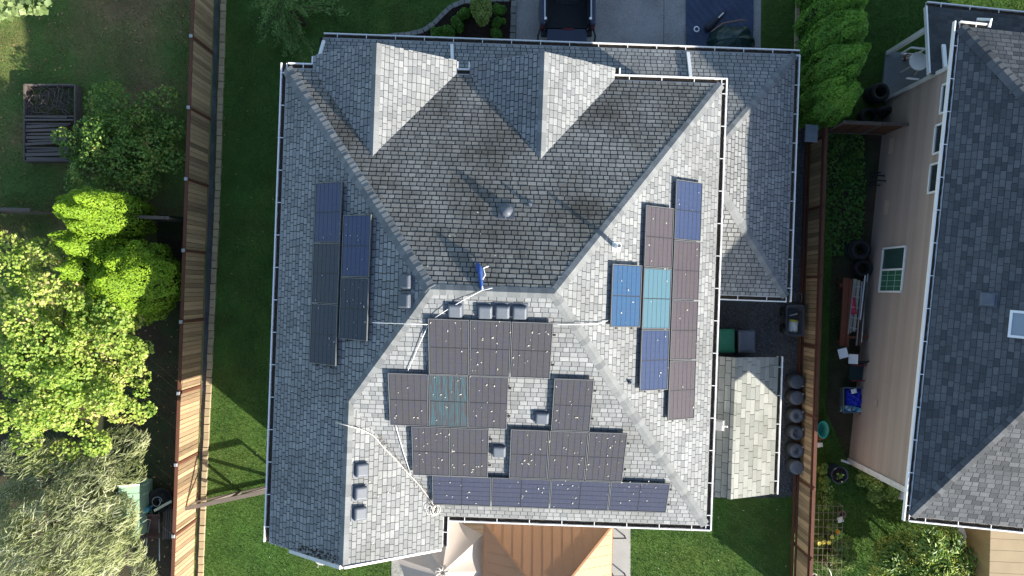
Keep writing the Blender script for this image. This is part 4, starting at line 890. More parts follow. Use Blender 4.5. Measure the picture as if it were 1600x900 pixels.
# ------------------------------------------------------------------ vegetation
def unit(n):
    d = rng.normal(size=(n,3)); return d/np.linalg.norm(d, axis=1)[:,None]
def leaves(name, c, nrm, ln, wd, m, parent, dirv=None, jitter=.6, bend=.15):
    """diamond leaves at c facing about nrm, long axis about dirv"""
    n = len(c); nn = nrm+rng.normal(size=(n,3))*jitter; nn /= np.linalg.norm(nn, axis=1)[:,None]
    t = (dirv if dirv is not None else rng.normal(size=(n,3)))+rng.normal(size=(n,3))*(.35 if dirv is not None else 0)
    t -= nn*np.sum(t*nn, 1)[:,None]; t /= np.linalg.norm(t, axis=1)[:,None]+1e-9; s = np.cross(nn, t)
    l = (ln*rng.uniform(.6,1.3,n))[:,None]; w_ = l*(wd/ln)
    v = np.stack([c-t*l*.5, c-s*w_*.5+nn*l*bend*.3, c+t*l*.5-nn*l*bend, c+s*w_*.5+nn*l*bend*.3], 1)
    return tri_mesh(name, v, 4, [(0,1,2),(0,2,3)], m, parent)
def lobes_points(lobes, n, shell=.35):
    """points near the surface of ellipsoid lobes, weighted to area; drop those deep inside another lobe"""
    P_, N_ = [], []; areas = np.array([l[3]*l[4]+l[3]*l[5] for l in lobes]); areas /= areas.sum()
    for (x, y, z, rx, ry, rz), a in zip(lobes, areas):
        k = int(n*a); d = unit(k); r = 1-shell*rng.uniform(0,1,k)**1.6; p = d*np.array([rx,ry,rz])*r[:,None]+np.array([x,y,z])
        P_.append(p); N_.append(d/np.array([rx,ry,rz])*min(rx,ry,rz))
    p, d = np.concatenate(P_), np.concatenate(N_); keep = np.ones(len(p), bool)
    for (x, y, z, rx, ry, rz) in lobes: keep &= (((p-np.array([x,y,z]))/np.array([rx,ry,rz]))**2).sum(1) > .42
    keep &= p[:,2] > .03
    return p[keep], d[keep]
def lobe_set(c, R, n, rmin, rmax, flat=.8, seed=1):
    g = np.random.default_rng(seed); out = []
    for _ in range(n):
        d = g.normal(size=3); d /= np.linalg.norm(d); r = g.uniform(.35,.85); q = np.array(c)+d*np.array(R)*r; s = g.uniform(rmin, rmax); out.append((q[0], q[1], max(q[2], s*.5), s, s*g.uniform(.8,1.2), s*flat))
    return out
def trunk(parent, base, top, r, lobes=(), m=None):
    mb = MB(); base, top = V(base), V(top); mb.tube([base, base.lerp(top,.35)+V((.05,.03,0)), base.lerp(top,.7)+V((-.04,.05,0)), top], [r, r*.8, r*.6, r*.3], 8)
    for l in list(lobes)[:10]:
        s = base.lerp(top, random.uniform(.4,.85)); e = V(l[:3]); mb.tube([s, s.lerp(e,.5)+V((0,0,.15)), e], [r*.4, r*.25, r*.08], 6)
    mb.build('trunk', m or M['bark'], parent, True)
# big yellow-green maple at left
MAP = leafmat('maple_leaf', [(0,(.10,.20,.03)),(.3,(.22,.36,.05)),(.55,(.36,.47,.08)),(.78,(.52,.54,.16)),(.9,(.55,.45,.22)),(1,(.5,.22,.17))], .45, .4, .6)
b0 = P(118,545,0); t = thing('maple_tree', b0, 'sunlit yellow green maple at the left edge', 'tree')
cc = P(78,548,4.0); lob = lobe_set((cc.x,cc.y,3.5), (2.95,3.4,1.5), 120, .26, .62, .6, 3)+[(*(P(x,y,z)[:2]),z,r,r*.8,r*.5) for x,y,z,r in ((195,440,2.8,.5),(205,500,2.6,.45),(226,545,2.4,.35),(215,590,2.5,.45),(228,640,2.2,.35),(190,640,2.8,.6),(60,395,3.6,.6),(15,420,4,.7),(120,410,3.2,.5),(165,470,3,.6),(150,690,2.8,.5),(222,612,2.2,.28),(40,690,2.6,.6),(100,705,2.5,.5),(0,650,3,.7),(150,695,2.6,.5),(10,385,3.6,.6),(100,398,3.4,.5),(60,725,2.4,.5),(125,660,2.9,.6),(55,650,3.2,.7),(216,655,2.0,.25),(185,520,3.2,.5))]
trunk(t, b0, (cc.x,cc.y,3.6), .14, lob); p, d = lobes_points(lob, 52000, .9); d += np.array(SUNV)*.9; d[:,2] += .5
leaves('crown', p, d, .115, .09, MAP, t, jitter=.7)
# silvery willow-like shrub mass, lower left
WIL = leafmat('willow_leaf', [(0,(.22,.26,.09)),(.4,(.40,.44,.20)),(.75,(.55,.57,.36)),(1,(.68,.69,.55))], .55, .42, .9)
b0 = P(115,800,0); t = thing('willow_shrub', b0, 'pale silvery shrub of thin drooping leaves at bottom left', 'shrub')
cc = P(85,800,2.6); lob = lobe_set((cc.x,cc.y,2.3), (2.6,2.7,1.2), 26, .7, 1.2, .75, 5); lob += [(*(P(x,y,z)[:2]), z, r, r, r*.7) for x,y,z,r in ((190,700,1.8,.8),(205,860,1.9,.5),(225,890,1.7,.4),(205,740,2.0,.5),(215,690,1.6,.4),(190,800,2.2,.6),(200,830,2.0,.45))]
trunk(t, b0, (cc.x,cc.y,2.4), .10, lob); p, d = lobes_points(lob, 30000, .6)
dv = np.column_stack([d[:,0]*.6+.75, d[:,1]*.6+.35, d[:,2]*.3-.1]); d += np.array(SUNV)*.8; d[:,2] += .4
leaves('crown', p, d, .30, .034, WIL, t, dirv=dv, jitter=.4, bend=.12)
# mixed bush upper left
BUS = leafmat('bush_leaf', [(0,(.045,.105,.02)),(.45,(.12,.23,.04)),(.72,(.21,.32,.06)),(.88,(.42,.42,.09)),(1,(.42,.21,.13))], .5, .25, 1.0)
b0 = P(218,240,0); t = thing('leafy_bush', b0, 'wide leafy green bush with yellow tips beside the timber bin', 'bush')
lob = lobe_set((b0.x-.2,b0.y,1.1), (2.25,2.15,.8), 40, .4, .85, .75, 8)+[(*(P(x,y,1.3)[:2]),1.2,r,r*.8,r*.7) for x,y,r in ((95,212,.4),(110,225,.5),(130,200,.4),(135,255,.5),(150,285,.5),(175,305,.45),(255,150,.5),(225,155,.4),(265,250,.6),(270,200,.5))]
trunk(t, b0, (b0.x,b0.y,1.3), .07, lob); p, d = lobes_points(lob, 30000, .7); d[:,2] += .5
leaves('crown', p, d, .11, .08, BUS, t, jitter=.8)
# branch of a tree entering top left corner
t = thing('tree', P(-30,-30,0), 'pale leaved branch entering at the top left corner', 'tree'); cc = P(20,5,4.5); lob = [(cc.x-.7,cc.y+.5,4.2,1.0,.9,.6),(cc.x+.1,cc.y+.15,4.2,.55,.4,.35),(cc.x+.55,cc.y+.3,4.1,.4,.5,.3),(cc.x-2,cc.y+1.5,4.4,1.6,1.4,1.2)]
trunk(t, P(-30,-60,0), (cc.x-1.4,cc.y+1,4.4), .15, lob); p, d = lobes_points(lob, 3400, .8); d[:,2] += 1.2
leaves('crown', p, d, .20, .18, leafmat('pale_leaf', [(0,(.14,.22,.07)),(.6,(.28,.36,.14)),(1,(.4,.45,.22))], .5, .3), t, jitter=.6)
# arborvitae: dense columnar conifers with upright sprays and flame-like fingers
ARB = leafmat('arborvitae_yellow', [(0,(.08,.16,.008)),(.4,(.17,.30,.014)),(.8,(.27,.41,.026)),(1,(.38,.48,.05))], .6, .2, 1.3)
ARG = leafmat('arborvitae_green', [(0,(.045,.12,.014)),(.4,(.09,.23,.024)),(.8,(.16,.33,.035)),(1,(.24,.40,.06))], .6, .2, 1.1)
def arbor(base, r, h, label, m, n, group=None, name='arborvitae', seed=1, fingers=9, lean=(0,0)):
    g = np.random.default_rng(seed); t = thing(name, base, label, 'conifer', group)
    trunk(t, base, V(base)+V((0,0,h*.7)), .07)
    nf = fingers; fa = g.uniform(0, 2*np.pi, nf); fd = g.uniform(.25,.75,nf)*r; fh = h*g.uniform(.7,1.0,nf); fr = r*g.uniform(.28,.5,nf); fd[0] = 0; fh[0] = h
    pts, nr = [], []
    # main body
    k = int(n*.55); z = g.uniform(0,1,k)**.9; a = g.uniform(0,2*np.pi,k); prof = np.where(z < .35, .82+.5*z, np.sqrt(np.clip(1-((z-.35)/.62)**2, .0, 1)))
    bump = 1+.10*np.sin(a*5+seed)+.07*np.sin(a*11+z*9)+.05*np.sin(z*26+a*3); rr = r*prof*bump*(1-.18*g.uniform(0,1,k)**2)
    pts.append(np.column_stack([rr*np.cos(a), rr*np.sin(a), z*h*.93+.05])); nr.append(np.column_stack([np.cos(a), np.sin(a), .2+.9*(z > .55)]))
    for i in range(nf):
        k = int(n*.45/nf); z = g.uniform(0,1,k); a = g.uniform(0,2*np.pi,k); pr = np.clip((1-z**2.2),0,1)**.6*fr[i]*(1+.15*np.sin(a*4+i)); z0 = fh[i]*.45
        pts.append(np.column_stack([fd[i]*np.cos(fa[i])+pr*np.cos(a), fd[i]*np.sin(fa[i])+pr*np.sin(a), z0+z*(fh[i]-z0)])); nr.append(np.column_stack([np.cos(a), np.sin(a), np.full(k,.5)]))
    p = np.concatenate(pts)+np.array(base)+np.column_stack([np.concatenate(pts)[:,2]*lean[0], np.concatenate(pts)[:,2]*lean[1], np.zeros(sum(len(q) for q in pts))]); d = np.concatenate(nr); up = np.tile(np.array([[0,0,1.0]]), (len(p),1))+d*.5
    leaves('crown', p, d, .09, .045, m, t, dirv=up, jitter=.55, bend=.1)
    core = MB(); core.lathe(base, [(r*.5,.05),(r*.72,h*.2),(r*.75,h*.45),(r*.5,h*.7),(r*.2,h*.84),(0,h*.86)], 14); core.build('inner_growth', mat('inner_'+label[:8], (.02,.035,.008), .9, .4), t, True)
    return t
G1 = 'arborvitae by the left fence'
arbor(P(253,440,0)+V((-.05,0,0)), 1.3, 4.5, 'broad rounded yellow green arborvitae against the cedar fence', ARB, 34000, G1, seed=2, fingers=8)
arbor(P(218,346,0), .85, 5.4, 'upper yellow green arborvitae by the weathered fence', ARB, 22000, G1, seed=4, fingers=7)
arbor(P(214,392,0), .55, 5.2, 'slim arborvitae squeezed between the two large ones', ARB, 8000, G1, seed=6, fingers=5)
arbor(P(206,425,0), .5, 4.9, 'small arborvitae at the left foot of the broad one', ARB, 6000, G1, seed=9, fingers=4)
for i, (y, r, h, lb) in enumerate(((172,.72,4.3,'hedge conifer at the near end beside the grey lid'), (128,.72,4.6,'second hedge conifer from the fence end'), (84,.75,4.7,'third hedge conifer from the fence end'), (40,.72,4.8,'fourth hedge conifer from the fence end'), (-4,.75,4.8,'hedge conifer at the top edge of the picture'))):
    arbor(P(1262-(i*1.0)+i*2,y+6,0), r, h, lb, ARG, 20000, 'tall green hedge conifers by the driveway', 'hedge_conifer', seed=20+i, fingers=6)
# weeping conifer by the front corner
CED = leafmat('cedar_needles', [(0,(.05,.12,.03)),(.5,(.14,.27,.06)),(1,(.30,.42,.14))], .6, .2, 2.0)
b0 = P(475,38,0); t = thing('weeping_conifer', b0, 'weeping conifer with drooping light tips at the front corner', 'conifer'); mb = MB(); mb.tube([b0, b0+V((.05,.1,2)), b0+V((-.1,.25,4.4))], [.09,.06,.015], 8)
pp, dd = [], []
for k in range(46):
    z = random.uniform(.5,4.3); a = random.uniform(0,6.28); L = (1.75-.3*z)*random.uniform(.7,1.2)+.15; s = b0+V((0,.2*z/4,z)); rise = random.uniform(.05,.25); pts_ = []
    for i in range(8):
        u = i/7; pts_.append(s+V((math.cos(a+.25*u)*L*u, math.sin(a+.25*u)*L*u, rise*u*L-.75*u*u*L)))
    mb.tube(pts_, [.02*(1-i/9) for i in range(8)], 4)
    for i in range(1, 8):
        for j in range(22):
            q = pts_[i-1].lerp(pts_[i], random.random())+V((random.gauss(0,.06),random.gauss(0,.06),random.uniform(-.16,.03))); pp.append(tuple(q)); e = pts_[i]-pts_[i-1]; dd.append((e.x, e.y, e.z-.1))
mb.build('trunk', M['bark'], t, True); dd = np.array(dd); leaves('crown', np.array(pp), np.tile([[0,0,1.]], (len(pp),1)), .16, .04, CED, t, dirv=dd/np.linalg.norm(dd,axis=1)[:,None], jitter=.5)
# round shrubs of the front bed
BOX = leafmat('boxwood', [(0,(.035,.10,.012)),(.6,(.09,.22,.022)),(1,(.15,.30,.045))], .55, .2, 2.5)
PAL = leafmat('golden_shrub', [(0,(.10,.17,.03)),(.6,(.22,.31,.07)),(1,(.36,.42,.16))], .55, .2, 2.5)
def ball(px, py, r, h, m, label, n):
    b = P(px, py, 0); t = thing('round_shrub', b, label, 'shrub', 'shrubs of the front bed'); lob = [(b.x,b.y,h*.55,r*.8,r*.8,h*.42)]+[(b.x+random.gauss(0,r*.4),b.y+random.gauss(0,r*.4),h*random.uniform(.45,.7),r*.5,r*.5,h*.28) for _ in range(7)]
    trunk(t, b, b+V((0,0,h*.6)), .03); p, d = lobes_points(lob, n, .3); d[:,2] += .3; leaves('crown', p, d, .06, .045, m, t, jitter=.6)
ball(754,28,.48,1.6,PAL,'large pale golden shrub in the front bed',7000)
for px, py, r, lb in ((727,25,.25,'small round shrub left of the golden shrub'),(714,38,.26,'second small round shrub along the curved edging'),(700,52,.27,'third small round shrub along the curved edging'),(682,58,.22,'smallest round shrub at the narrow end of the bed'),(779,20,.24,'upper small round shrub right of the golden shrub'),(778,38,.22,'middle small round shrub right of the golden shrub'),(775,55,.24,'lower small round shrub right of the golden shrub')):
    ball(px, py, r, .5, BOX, lb, 2600)
# shrubs in the right yard
LAU = leafmat('laurel_leaf', [(0,(.04,.10,.025)),(.4,(.12,.24,.05)),(.65,(.30,.40,.08)),(1,(.58,.55,.14))], .4, .25, 1.0)
b0 = P(1404,850,0); t = thing('laurel_shrub', b0, 'large shrub with long leaves and yellow tips, bottom right', 'shrub'); lob = lobe_set((b0.x,b0.y-.1,1.6), (1.9,1.5,.9), 48, .32,.62,.8,12)+[(P(1500,880,1.2)[0],P(1500,880,1.2)[1],1.2,.5,.4,.4),(P(1480,820,1.5)[0],P(1480,820,1.5)[1],1.4,.45,.4,.4)]
trunk(t, b0, b0+V((0,0,1.5)), .06, lob); p, d = lobes_points(lob, 32000, .9); dv = d.copy(); dv[:,2] *= .3; d += np.array(SUNV)*.5; d[:,2] += .4; leaves('crown', p, d, .19, .06, LAU, t, dirv=dv, jitter=.6)
VEG = leafmat('vine_leaf', [(0,(.05,.12,.02)),(.5,(.16,.26,.05)),(1,(.36,.42,.13))], .5, .3, 2)
def plant(name, px, py, R, h, n, m, label, ln=.09, wd=.07, cat='plant', seed=1):
    b = P(px, py, 0); t = thing(name, b, label, cat); lob = lobe_set((b.x,b.y,h*.55), (R[0],R[1],h*.4), 9, min(R)*.25, min(R)*.5, .7, seed); mb = MB()
    for l in lob: mb.tube([b+V((random.gauss(0,.05),random.gauss(0,.05),0)), V(l[:3])], [.014,.006], 5)
    mb.build('stem', M['bark'], t); p, d = lobes_points(lob, n, .8); d[:,2] += .7; leaves('foliage', p, d, ln, wd, m, t, jitter=.7)
plant('bean_plant', 1366,757,(1.0,.6),1.1,5200,VEG,'leafy bean plants along the foot of the beige end wall',seed=31,ln=.11,wd=.085)
plant('bean_plant', 1350,738,(.5,.5),.9,2200,VEG,'small leafy plant just right of the blue barrel',seed=32)
plant('tomato_plant', 1274,735,(.3,.8),1.1,2200,VEG,'yellowing climbing plant against the right fence',seed=33)
plant('tomato_plant', 1283,775,(.4,.6),.8,800,VEG,'thin straggly plant above the wire frame',seed=34,ln=.07,wd=.04)
plant('garden_plant', 1310,862,(.6,1.0),.9,5200,VEG,'bright green leafy plants right of the wire frame',seed=35,ln=.13,wd=.04)
plant('weeds', 1330,260,(.45,1.0),.35,1500,GD,'bright weeds beside the gate fence',seed=36,ln=.1,wd=.06)
plant('ivy_patch', 215,310,(.9,.35),.5,1500,BUS,'dark low growth under the leafy bush by the fence',seed=37)
# leaf litter under the maple and on lawns
def litter(polys, dens, size, cols, name, label):
    p = scatter(polys, dens); n = len(p); c0 = np.column_stack([p, rng.uniform(.04,.07,n)])
    o = leaves(name, c0, np.tile([[0,0,1.]], (n,1)), size, size*.6, leafmat(name+'_m', cols, .8, .1), None, jitter=.4); tag(o, label, 'leaves', kind='stuff')
litter([[(-10,-10),(300,-10),(290,120),(-10,140)],[(170,490),(286,500),(268,900),(150,900)],[(-10,140),(60,140),(40,420),(-10,420)]], 5, .09, [(0,(.30,.10,.05)),(.5,(.42,.22,.10)),(1,(.5,.38,.2))], 'leaf_litter', 'brown fallen leaves on the left yard')
litter([[(350,10),(640,10),(640,52),(440,60),(430,500),(335,500)],[(330,620),(420,700),(425,850),(640,880),(610,900),(315,900)],[(990,820),(1235,780),(1235,900),(990,900)]], 2.2, .045, [(0,(.5,.42,.25)),(1,(.65,.6,.45))], 'lawn_leaves', 'tiny pale leaves sprinkled on the lawn')
plant('vegetable_patch', 1292,850,(.45,1.1),.55,2600,VEG,'tangle of vegetables growing under the wire grid',seed=41,ln=.08,wd=.05)
# ------------------------------------------------------------------ rear patio: gazebo, umbrella, deck
gz0 = 2.35; A = P(757,816,gz0); B = P(957,821,gz0); wd_ = (B-A).length; gu = (B-A).normalized(); gv = V((-gu.y, gu.x, 0)); dp = 3.6; rise = 1.0
gt = thing('gazebo', (A+B)/2-gv*dp/2-V((0,0,gz0)), 'bronze metal hardtop gazebo behind the house', 'gazebo')
apx = [A+gu*1.72-gv*dp/2+V((0,0,rise)), B-gu*1.72-gv*dp/2+V((0,0,rise))]; C_, D_ = B-gv*dp, A-gv*dp
MBZ = mat('bronze_steel', (.40,.215,.115), .5, .10, 1.5, 30, metal=.15)
def gplane(pts, rib_dir, o0, o1, nrib, name='roof_panel'):
    n = (pts[1]-pts[0]).cross(pts[2]-pts[0]).normalized()
    if n.z < 0: n = -n
    mb = MB(); mb.slab(pts, -n*.03); o = mb.build(name, MBZ, gt)
    return n
def ribs(e0, e1, apex_l, apex_r, k):
    """standing seams running up the slope from the eave e0-e1"""
    ed = (e1-e0); L = ed.length; ed.normalize(); n = (e1-e0).cross(apex_l-e0).normalized(); n = n if n.z > 0 else -n; up = n.cross(ed); up = up if up.z > 0 else -up
    al, ar = (apex_l-e0), (apex_r-e0); xa, ya = al.dot(ed), al.dot(up); xb = ar.dot(ed)
    for i in range(1, k):
        x = L*i/k
        y = ya*min(1, x/max(xa,1e-3), (L-x)/max(L-xb,1e-3))
        if y < .12: continue
        mb = MB(); mb.bar(e0+ed*x+n*.002, e0+ed*x+up*(y-.04)+n*.002, .026, .012, n); mb.build('seam', MBZ, gt)
for e0, e1, l, r, k in ((A,B,apx[0],apx[1],13),(D_,A,apx[0],apx[0],11),(B,C_,apx[1],apx[1],11),(C_,D_,apx[1],apx[0],13)):
    gplane([e0,e1,r,l] if (r-l).length > .01 else [e0,e1,r], None, 0, 0, 0); ribs(e0, e1, l, r, k)
for e, a in ((A,apx[0]),(B,apx[1]),(C_,apx[1]),(D_,apx[0])):
    mb = MB(); mb.bar(e+V((0,0,.015)), a+V((0,0,.03)), .07, .04); mb.build('hip_cap', MBZ, gt)
    mb = MB(); ce = (A+C_)/2; q = e.lerp(ce, .06); mb.box(V((q.x,q.y,1.14)), (.10,.10,2.26), math.atan2(gu.y,gu.x)); mb.build('post', mat('dark_bronze', (.05,.035,.025), .5), gt)
mb = MB()
for a, b in ((A,B),(B,C_),(C_,D_),(D_,A)): mb.bar(a+V((0,0,-.05)), b+V((0,0,-.05)), .06, .09)
mb.build('fascia', MBZ, gt)
dk = thing('deck', P(725,850,0), 'small brown deck under the umbrella and gazebo', 'deck'); x0, x1 = P(690,0).x, P(790,0).x
for i in range(34):
    y = P(0,790)[1]-i*.15; mb = MB(); mb.box((x0*.5+x1*.5, y, .09), (x1-x0, .142, .03)); mb.build('deck_board', M['decking'], dk)
# umbrella
uc = P(691,893,2.75); ut = thing('patio_umbrella', (uc.x,uc.y,0), 'taupe patio umbrella with drooping panels behind the house', 'umbrella')
MUM = mat('taupe_canvas', (.46,.39,.34), .85, .08, 2, 60); R_ = 1.66; nn = 8
for k in range(nn):
    a0, a1 = math.radians(-8)+k*2*math.pi/nn, math.radians(-8)+(k+1)*2*math.pi/nn; mb = MB(); rows = []
    for i in range(9):
        f = i/8; rr = .10+(R_-.1)*f; row = []
        for j in range(9):
            g = j/8; a = a0+(a1-a0)*g; chord = math.cos((a1-a0)/2)/math.cos(a-(a0+a1)/2); sag = .10*f*math.sin(math.pi*g); c_ = rr*(chord*.8+.2*chord); row.append(uc+V((math.cos(a)*c_*(1-.06*f*math.sin(math.pi*g)), math.sin(a)*c_*(1-.06*f*math.sin(math.pi*g)), .02-.75*f**1.15-sag)))
        rows += row
    mb.add(rows, [(i*9+j, (i+1)*9+j, (i+1)*9+j+1, i*9+j+1) for i in range(8) for j in range(8)]); mb.build('canopy_panel', MUM, ut, True)
    mb = MB(); e = uc+V((math.cos(a0)*R_, math.sin(a0)*R_, -.75)); mb.tube([uc+V((0,0,-.02)), e], .014, 6); mb.build('rib', M['steel'], ut)
mb = MB(); mb.tube([V((uc.x,uc.y,.1)), uc+V((0,0,.05))], .025, 8); mb.lathe((uc.x,uc.y,.02), [(.28,0),(.28,.05),(.05,.1)], 16); mb.build('pole', M['steel'], ut)
mb = MB()
for k in range(9): a = k*.7; mb.tube([uc+V((math.cos(a)*.06,math.sin(a)*.06,.06)), uc+V((math.cos(a)*.2,math.sin(a)*.18,.10+.02*math.sin(k*3))), uc+V((math.cos(a+.5)*.22,math.sin(a+.5)*.2,.02))], .022, 5)
mb.build('gathered_top', mat('pale_canvas', (.6,.56,.52), .85, .2), ut, True)
# pots and boxes between the gutter and the gazebo
for px, py, r, h, m, lb in ((835,813,.22,.8,MW,'white round planter tucked under the rear gutter'),(864,812,.2,.9,M['whitedirty'],'dull white tub tucked under the rear gutter'),(938,815,.16,.7,M['redwood'],'terracotta pot at the corner of the gazebo')):
    b = P(px,py,0); t = thing('planter', b, lb, 'planter'); mb = MB(); mb.lathe(b, [(r*.75,0),(r,h*.95),(r*1.08,h),(r*.9,h*.99),(r*.85,h*.9),(0,h*.88)], 18); mb.build('pot', m, t, True); mb = MB(); mb.lathe(b+V((0,0,h*.88)), [(r*.84,0),(0,.02)], 14); mb.build('earth', M['mulch'], t)
for py in (837,896):
    b = P(966,py,0); mb = MB(); mb.bar(b+V((-.25,0,.3)), b+V((.25,0,.3)), .04, .04); mb.bar(b+V((-.22,0,0)), b+V((-.22,0,.28)), .04, .04); mb.bar(b+V((.22,0,0)), b+V((.22,0,.28)), .04, .04)
    tag(mb.build('boot_scraper', M['black']), ('upper' if py < 850 else 'lower')+' thin black bar stand on the rear concrete strip', 'stand')
# beige canopy behind the neighbour house
ct = thing('fabric_canopy', P(1585,880,0), 'beige fabric canopy behind the neighbour house', 'canopy'); z = 2.5
MCB = mat('beige_canvas', (.34,.27,.17), .85, .12, 2, 40)
q0, q1 = P(1548,824,z), P(1780,834,z); dn_ = V((-.09,-3.4,0))
for i in range(9):
    a = q0.lerp(q0+dn_, i/9); b = q1.lerp(q1+dn_, i/9); a2 = q0.lerp(q0+dn_, (i+.97)/9); b2 = q1.lerp(q1+dn_, (i+.97)/9); mb = MB(); mb.slab([a2,b2,b,a], (0,0,-.02)); mb.build('roof_strip', MCB, ct)
rows = []; mb = MB()
for i in range(13):
    for j in range(6): f, g = i/12, j/5; p = q0.lerp(q0+dn_, f); rows.append(p+V((-.02-.30*g-.05*math.sin(i*2.1)*g, 0, -.9*g)))
mb.add(rows, [(i*6+j, i*6+j+1, (i+1)*6+j+1, (i+1)*6+j) for i in range(12) for j in range(5)]); mb.build('side_curtain', mat('gold_canvas', (.36,.24,.10), .85, .2, 3), ct, True)
for p in (q0, q0+dn_, q1, q1+dn_): mb = MB(); mb.box((p.x+.03,p.y,z/2-.03), (.07,.07,z-.06)); mb.build('post', M['black'], ct)

# ------------------------------------------------------------------ driveway: pickup, tarp, covered grill
MNV = mat('navy_paint', (.018,.026,.055), .3, .12, 2, 20, coat=.6); MLN = mat('bed_liner', (.014,.017,.02), .8, .3, 10, 80)
tx, ty = P(886,43,.85)[0], P(886,43,.85)[1]; tr = thing('pickup_truck', (tx,ty+2.7,0), 'dark navy pickup truck with lowered tailgate on the driveway', 'truck')
def TB(name, boxes, m, par=tr, bevel=.03):
    mb = MB()
    for c, s in boxes: mb.box((tx+c[0], ty+c[1], c[2]), s)
    return mb.build(name, m, par, bevel=bevel)
TB('bed_floor', [((0,.95,.70),(1.5,1.86,.06))], MLN, bevel=0)
TB('bed_liner', [((-.735,.93,.98),(.05,1.8,.52)),((.735,.93,.98),(.05,1.8,.52)),((0,1.85,.98),(1.5,.05,.55))], MLN, bevel=0)
TB('body', [((-.87,.90,.92),(.2,1.86,.86)),((.87,.90,.92),(.2,1.86,.86)),((0,3.05,.85),(1.92,2.3,.80)),((0,4.6,.80),(1.9,1.0,.72)),((0,2.5,.35),(1.5,5.0,.2))], MNV, bevel=.05)
mb = MB(); mb.add([(tx+x*k, ty+y, z) for z, k, ys in ((1.25,.92,(1.9,4.1)),(1.85,.70,(2.15,3.4))) for x in (-1,1) for y in ys], [(0,1,3,2),(4,6,7,5),(0,4,5,1),(2,3,7,6),(0,2,6,4),(1,5,7,3)]); mb.build('cab', MNV, tr, bevel=.05)
tg = TB('tailgate', [((0,-.32,.72),(1.4,.60,.07))], MNV, bevel=.02); TB('handle', [((.05,-.03,.775),(.38,.05,.03))], mat('red_lens', (.20,.01,.02), .3), tg, .008)
TB('bumper', [((0,-.10,.5),(1.82,.22,.2))], M['black'])
for s in (-1, 1):
    TB('tail_light', [((s*.88,-.04,.95),(.16,.05,.42))], mat('lamp_lens%d' % s, (.09,.012,.015), .25), bevel=.015)
    TB('bed_rail', [((s*.80,.75,1.375),(.05,1.3,.025))], M['alusilver'], bevel=.008)
    for y in (.15, .95): mb = MB(); mb.lathe((tx+s*.78, ty+y, 1.36), [(.025,0),(.05,.01),(.05,.03),(.025,.03)], 12); mb.build('tie_down', MW, tr)
    for y in (.75, 4.3):
        wl = MB(); c = V((tx+s*.86, ty+y, .36)); prof = [(.2,-.11),(.34,-.11),(.36,-.08),(.36,.08),(.34,.11),(.2,.11)]
        tmp = MB(); tmp.lathe((0,0,0), prof, 20); wl.add([c+V((p[2], p[0], p[1])) for p in tmp.v], tmp.f); wo = wl.build('wheel', M['rubber'], tr, True)
        wl = MB(); tmp = MB(); tmp.lathe((0,0,0), [(.2,-.09),(.2,.09),(0,.07)], 14); wl.add([c+V((p[2]*s, p[0], p[1])) for p in tmp.v], tmp.f); wl.build('rim', M['steel'], wo)
    mb = MB(); mb.tube([(tx+s*.94,ty-.02,.75),(tx+s*1.02,ty-.25,.62),(tx+s*.98,ty-.5,.5)], .035, 6); mb.build('step_bar', M['black'], tr, True)
ck = thing('cargo_crate', (tx,ty+1.35,.74), 'black wire crate in the pickup bed at the top edge', 'crate')
mb = MB()
for z in (.78,.92,1.06,1.2):
    pts_ = [(tx+x, ty+y, z) for x, y in ((-.42,1.0),(-.36,.86),(.36,.86),(.42,1.0),(.42,1.6),(-.42,1.6),(-.42,1.0))]; mb.tube([V(p) for p in pts_], .014, 5)
for k in range(9): x = -.36+.09*k; mb.tube([V((tx+x,ty+.86,.76)), V((tx+x,ty+.86,1.2))], .008, 4)
mb.build('wire_basket', M['black'], ck)
MTP = mat('blue_tarp', (.035,.05,.095), .45, .35, 1.5, 20); c0 = P(1072,-60); c1 = P(1177,85)
mb = MB(); nx, ny = 46, 60; rows = []
for i in range(ny+1):
    for j in range(nx+1):
        x = c0.x+(c1.x-c0.x)*j/nx-.02*i/ny; y = c0.y+(c1.y-c0.y)*i/ny; zz = .065+.012*math.sin(x*9+y*3)+.012*math.sin(y*7-x*4)+.008*math.sin(x*21+y*17)+random.uniform(0,.006); rows.append((x,y,zz))
mb.add(rows, [(i*(nx+1)+j, (i+1)*(nx+1)+j, (i+1)*(nx+1)+j+1, i*(nx+1)+j+1) for i in range(ny) for j in range(nx)]); tag(mb.build('tarp', MTP, None, True), 'dark blue tarpaulin spread on the right of the driveway', 'tarp')
# covered grill: peaked cover with folds
b0 = P(1140,72,0); ct2 = thing('covered_grill', b0, 'dark green cover draped over a grill on the tarp', 'covered grill'); MGC = mat('green_cover', (.012,.035,.032), .4, .3, 3, 20)
mb = MB(); nA = 40; rows = []
for i, (f, z) in enumerate(((0,.98),(.25,.95),(.55,.86),(.8,.72),(.92,.5),(1.0,.25),(1.08,.06))):
    for k in range(nA):
        a = 2*math.pi*k/nA; sq = 1/max(abs(math.cos(a)), abs(math.sin(a))); r = .62*f*(.35*sq+.68)*(1+.06*math.sin(a*7+1)*f+.04*math.sin(a*13)*f); rows.append(b0+V((r*math.cos(a)*1.25, r*math.sin(a), z-.10*f*abs(math.sin(a*3))+.03*math.sin(a*5+f*4)*f)))
mb.add(rows, [(i*nA+k, i*nA+(k+1) % nA, (i+1)*nA+(k+1) % nA, (i+1)*nA+k) for i in range(6) for k in range(nA)]); mb.build('cover', MGC, ct2, False)
mb = MB(); mb.tube([b0+V((-.85,.28,.75)), b0+V((-.45,.56,.80)), b0+V((.2,.66,.85)), b0+V((.35,.62,.85))], .03, 6); mb.build('hem_pole', mat('brown_pole', (.2,.13,.1), .6), ct2, True)
